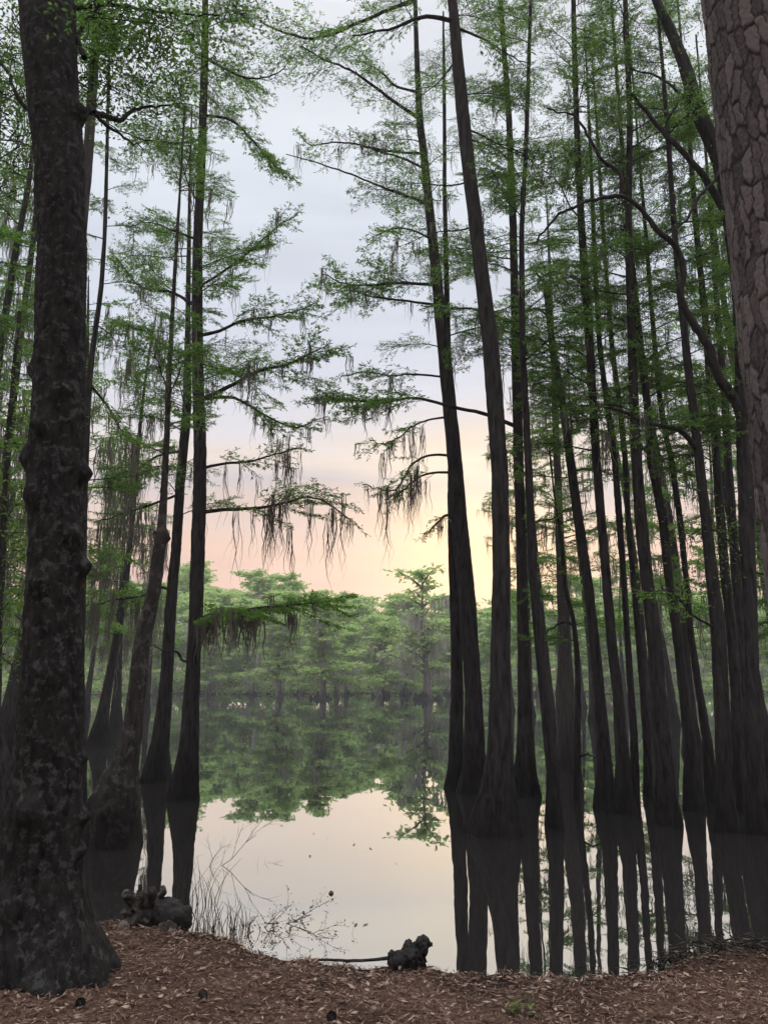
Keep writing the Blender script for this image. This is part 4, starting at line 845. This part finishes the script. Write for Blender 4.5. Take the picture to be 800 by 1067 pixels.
SUN_EL, SUN_AZ = R(9.5), R(7.0)         # azimuth to the right of straight ahead
w = bpy.data.worlds.new('World'); SC.world = w; w.use_nodes = True; nt = w.node_tree; nt.nodes.clear(); L = nt.links.new
out = N(nt, 'ShaderNodeOutputWorld'); bg = N(nt, 'ShaderNodeBackground'); bg.inputs['Strength'].default_value = .1
sky = N(nt, 'ShaderNodeTexSky', sky_type='NISHITA', sun_disc=False, sun_elevation=SUN_EL, sun_rotation=SUN_AZ)
tc = N(nt, 'ShaderNodeTexCoord'); sp_ = N(nt, 'ShaderNodeSeparateXYZ'); L(tc.outputs['Generated'], sp_.inputs[0])
asn = N(nt, 'ShaderNodeMath', operation='ARCSINE'); L(sp_.outputs['Z'], asn.inputs[0])
mp = N(nt, 'ShaderNodeMapping'); mp.inputs['Scale'].default_value = (1, 1, 7); L(tc.outputs['Generated'], mp.inputs[0])
n1 = N(nt, 'ShaderNodeTexNoise', i_Scale=2.2, i_Detail=5, i_Roughness=.55); L(mp.outputs[0], n1.inputs['Vector'])
e1 = N(nt, 'ShaderNodeMath', operation='MULTIPLY_ADD'); L(n1.outputs['Fac'], e1.inputs[0]); e1.inputs[1].default_value = .17; e1.inputs[2].default_value = -.085
e2 = N(nt, 'ShaderNodeMath', operation='ADD'); L(asn.outputs[0], e2.inputs[0]); L(e1.outputs[0], e2.inputs[1])
e3 = N(nt, 'ShaderNodeMath', operation='DIVIDE'); L(e2.outputs[0], e3.inputs[0]); e3.inputs[1].default_value = R(90)
def el(d): return d / 90
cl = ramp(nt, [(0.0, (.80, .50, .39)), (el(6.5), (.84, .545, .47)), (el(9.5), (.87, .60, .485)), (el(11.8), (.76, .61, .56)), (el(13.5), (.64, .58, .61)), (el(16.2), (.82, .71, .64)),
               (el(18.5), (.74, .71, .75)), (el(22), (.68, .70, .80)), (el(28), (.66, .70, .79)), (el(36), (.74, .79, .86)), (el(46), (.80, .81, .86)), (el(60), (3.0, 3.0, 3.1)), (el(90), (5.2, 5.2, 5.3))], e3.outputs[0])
# clouded evening sky: mostly veil, a little clear sky through it, and the warm glow round the hidden sun
sd = Vector((math.sin(SUN_AZ) * math.cos(SUN_EL), math.cos(SUN_AZ) * math.cos(SUN_EL), math.sin(SUN_EL)))
dt = N(nt, 'ShaderNodeVectorMath', operation='DOT_PRODUCT'); L(tc.outputs['Generated'], dt.inputs[0]); dt.inputs[1].default_value = sd
mxm = N(nt, 'ShaderNodeMath', operation='MAXIMUM'); L(dt.outputs['Value'], mxm.inputs[0]); mxm.inputs[1].default_value = 0
pw = N(nt, 'ShaderNodeMath', operation='POWER'); L(mxm.outputs[0], pw.inputs[0]); pw.inputs[1].default_value = 130
gm = N(nt, 'ShaderNodeVectorMath', operation='SCALE'); gm.inputs[0].default_value = (.50, .31, .05); L(pw.outputs[0], gm.inputs['Scale'])
cs = N(nt, 'ShaderNodeVectorMath', operation='ADD'); L(cl.outputs[0], cs.inputs[0]); L(gm.outputs[0], cs.inputs[1])
cn = N(nt, 'ShaderNodeMath', operation='MULTIPLY_ADD'); L(n1.outputs['Fac'], cn.inputs[0]); cn.inputs[1].default_value = .35; cn.inputs[2].default_value = .825
cm = N(nt, 'ShaderNodeVectorMath', operation='SCALE'); L(cs.outputs[0], cm.inputs[0]); L(cn.outputs[0], cm.inputs['Scale'])
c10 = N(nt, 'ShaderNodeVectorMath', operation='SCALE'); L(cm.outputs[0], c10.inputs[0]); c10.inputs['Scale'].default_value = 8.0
nz = N(nt, 'ShaderNodeVectorMath', operation='SCALE'); L(sky.outputs[0], nz.inputs[0]); nz.inputs['Scale'].default_value = .05
tot = N(nt, 'ShaderNodeVectorMath', operation='ADD'); L(c10.outputs[0], tot.inputs[0]); L(nz.outputs[0], tot.inputs[1])
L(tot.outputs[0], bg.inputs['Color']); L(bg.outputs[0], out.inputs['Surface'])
lt = bpy.data.lights.new('sun', 'SUN'); lt.energy = 1.3; lt.angle = R(100); lt.color = (1, .90, .74); lo = bpy.data.objects.new('sun', lt); COL.objects.link(lo)
lo.rotation_euler = (-sd).to_track_quat('-Z', 'Y').to_euler(); lo.location = (0, 30, 30)

SC.view_settings.view_transform = 'Standard'; SC.view_settings.look = 'None'; SC.view_settings.exposure = 0.35; SC.view_settings.gamma = 1
cy = SC.cycles; cy.max_bounces = 6; cy.diffuse_bounces = 3; cy.glossy_bounces = 3; cy.transmission_bounces = 4; cy.volume_bounces = 2
cy.use_denoising = True; cy.use_adaptive_sampling = True; cy.adaptive_threshold = .02; cy.caustics_reflective = False; cy.sample_clamp_indirect = 6
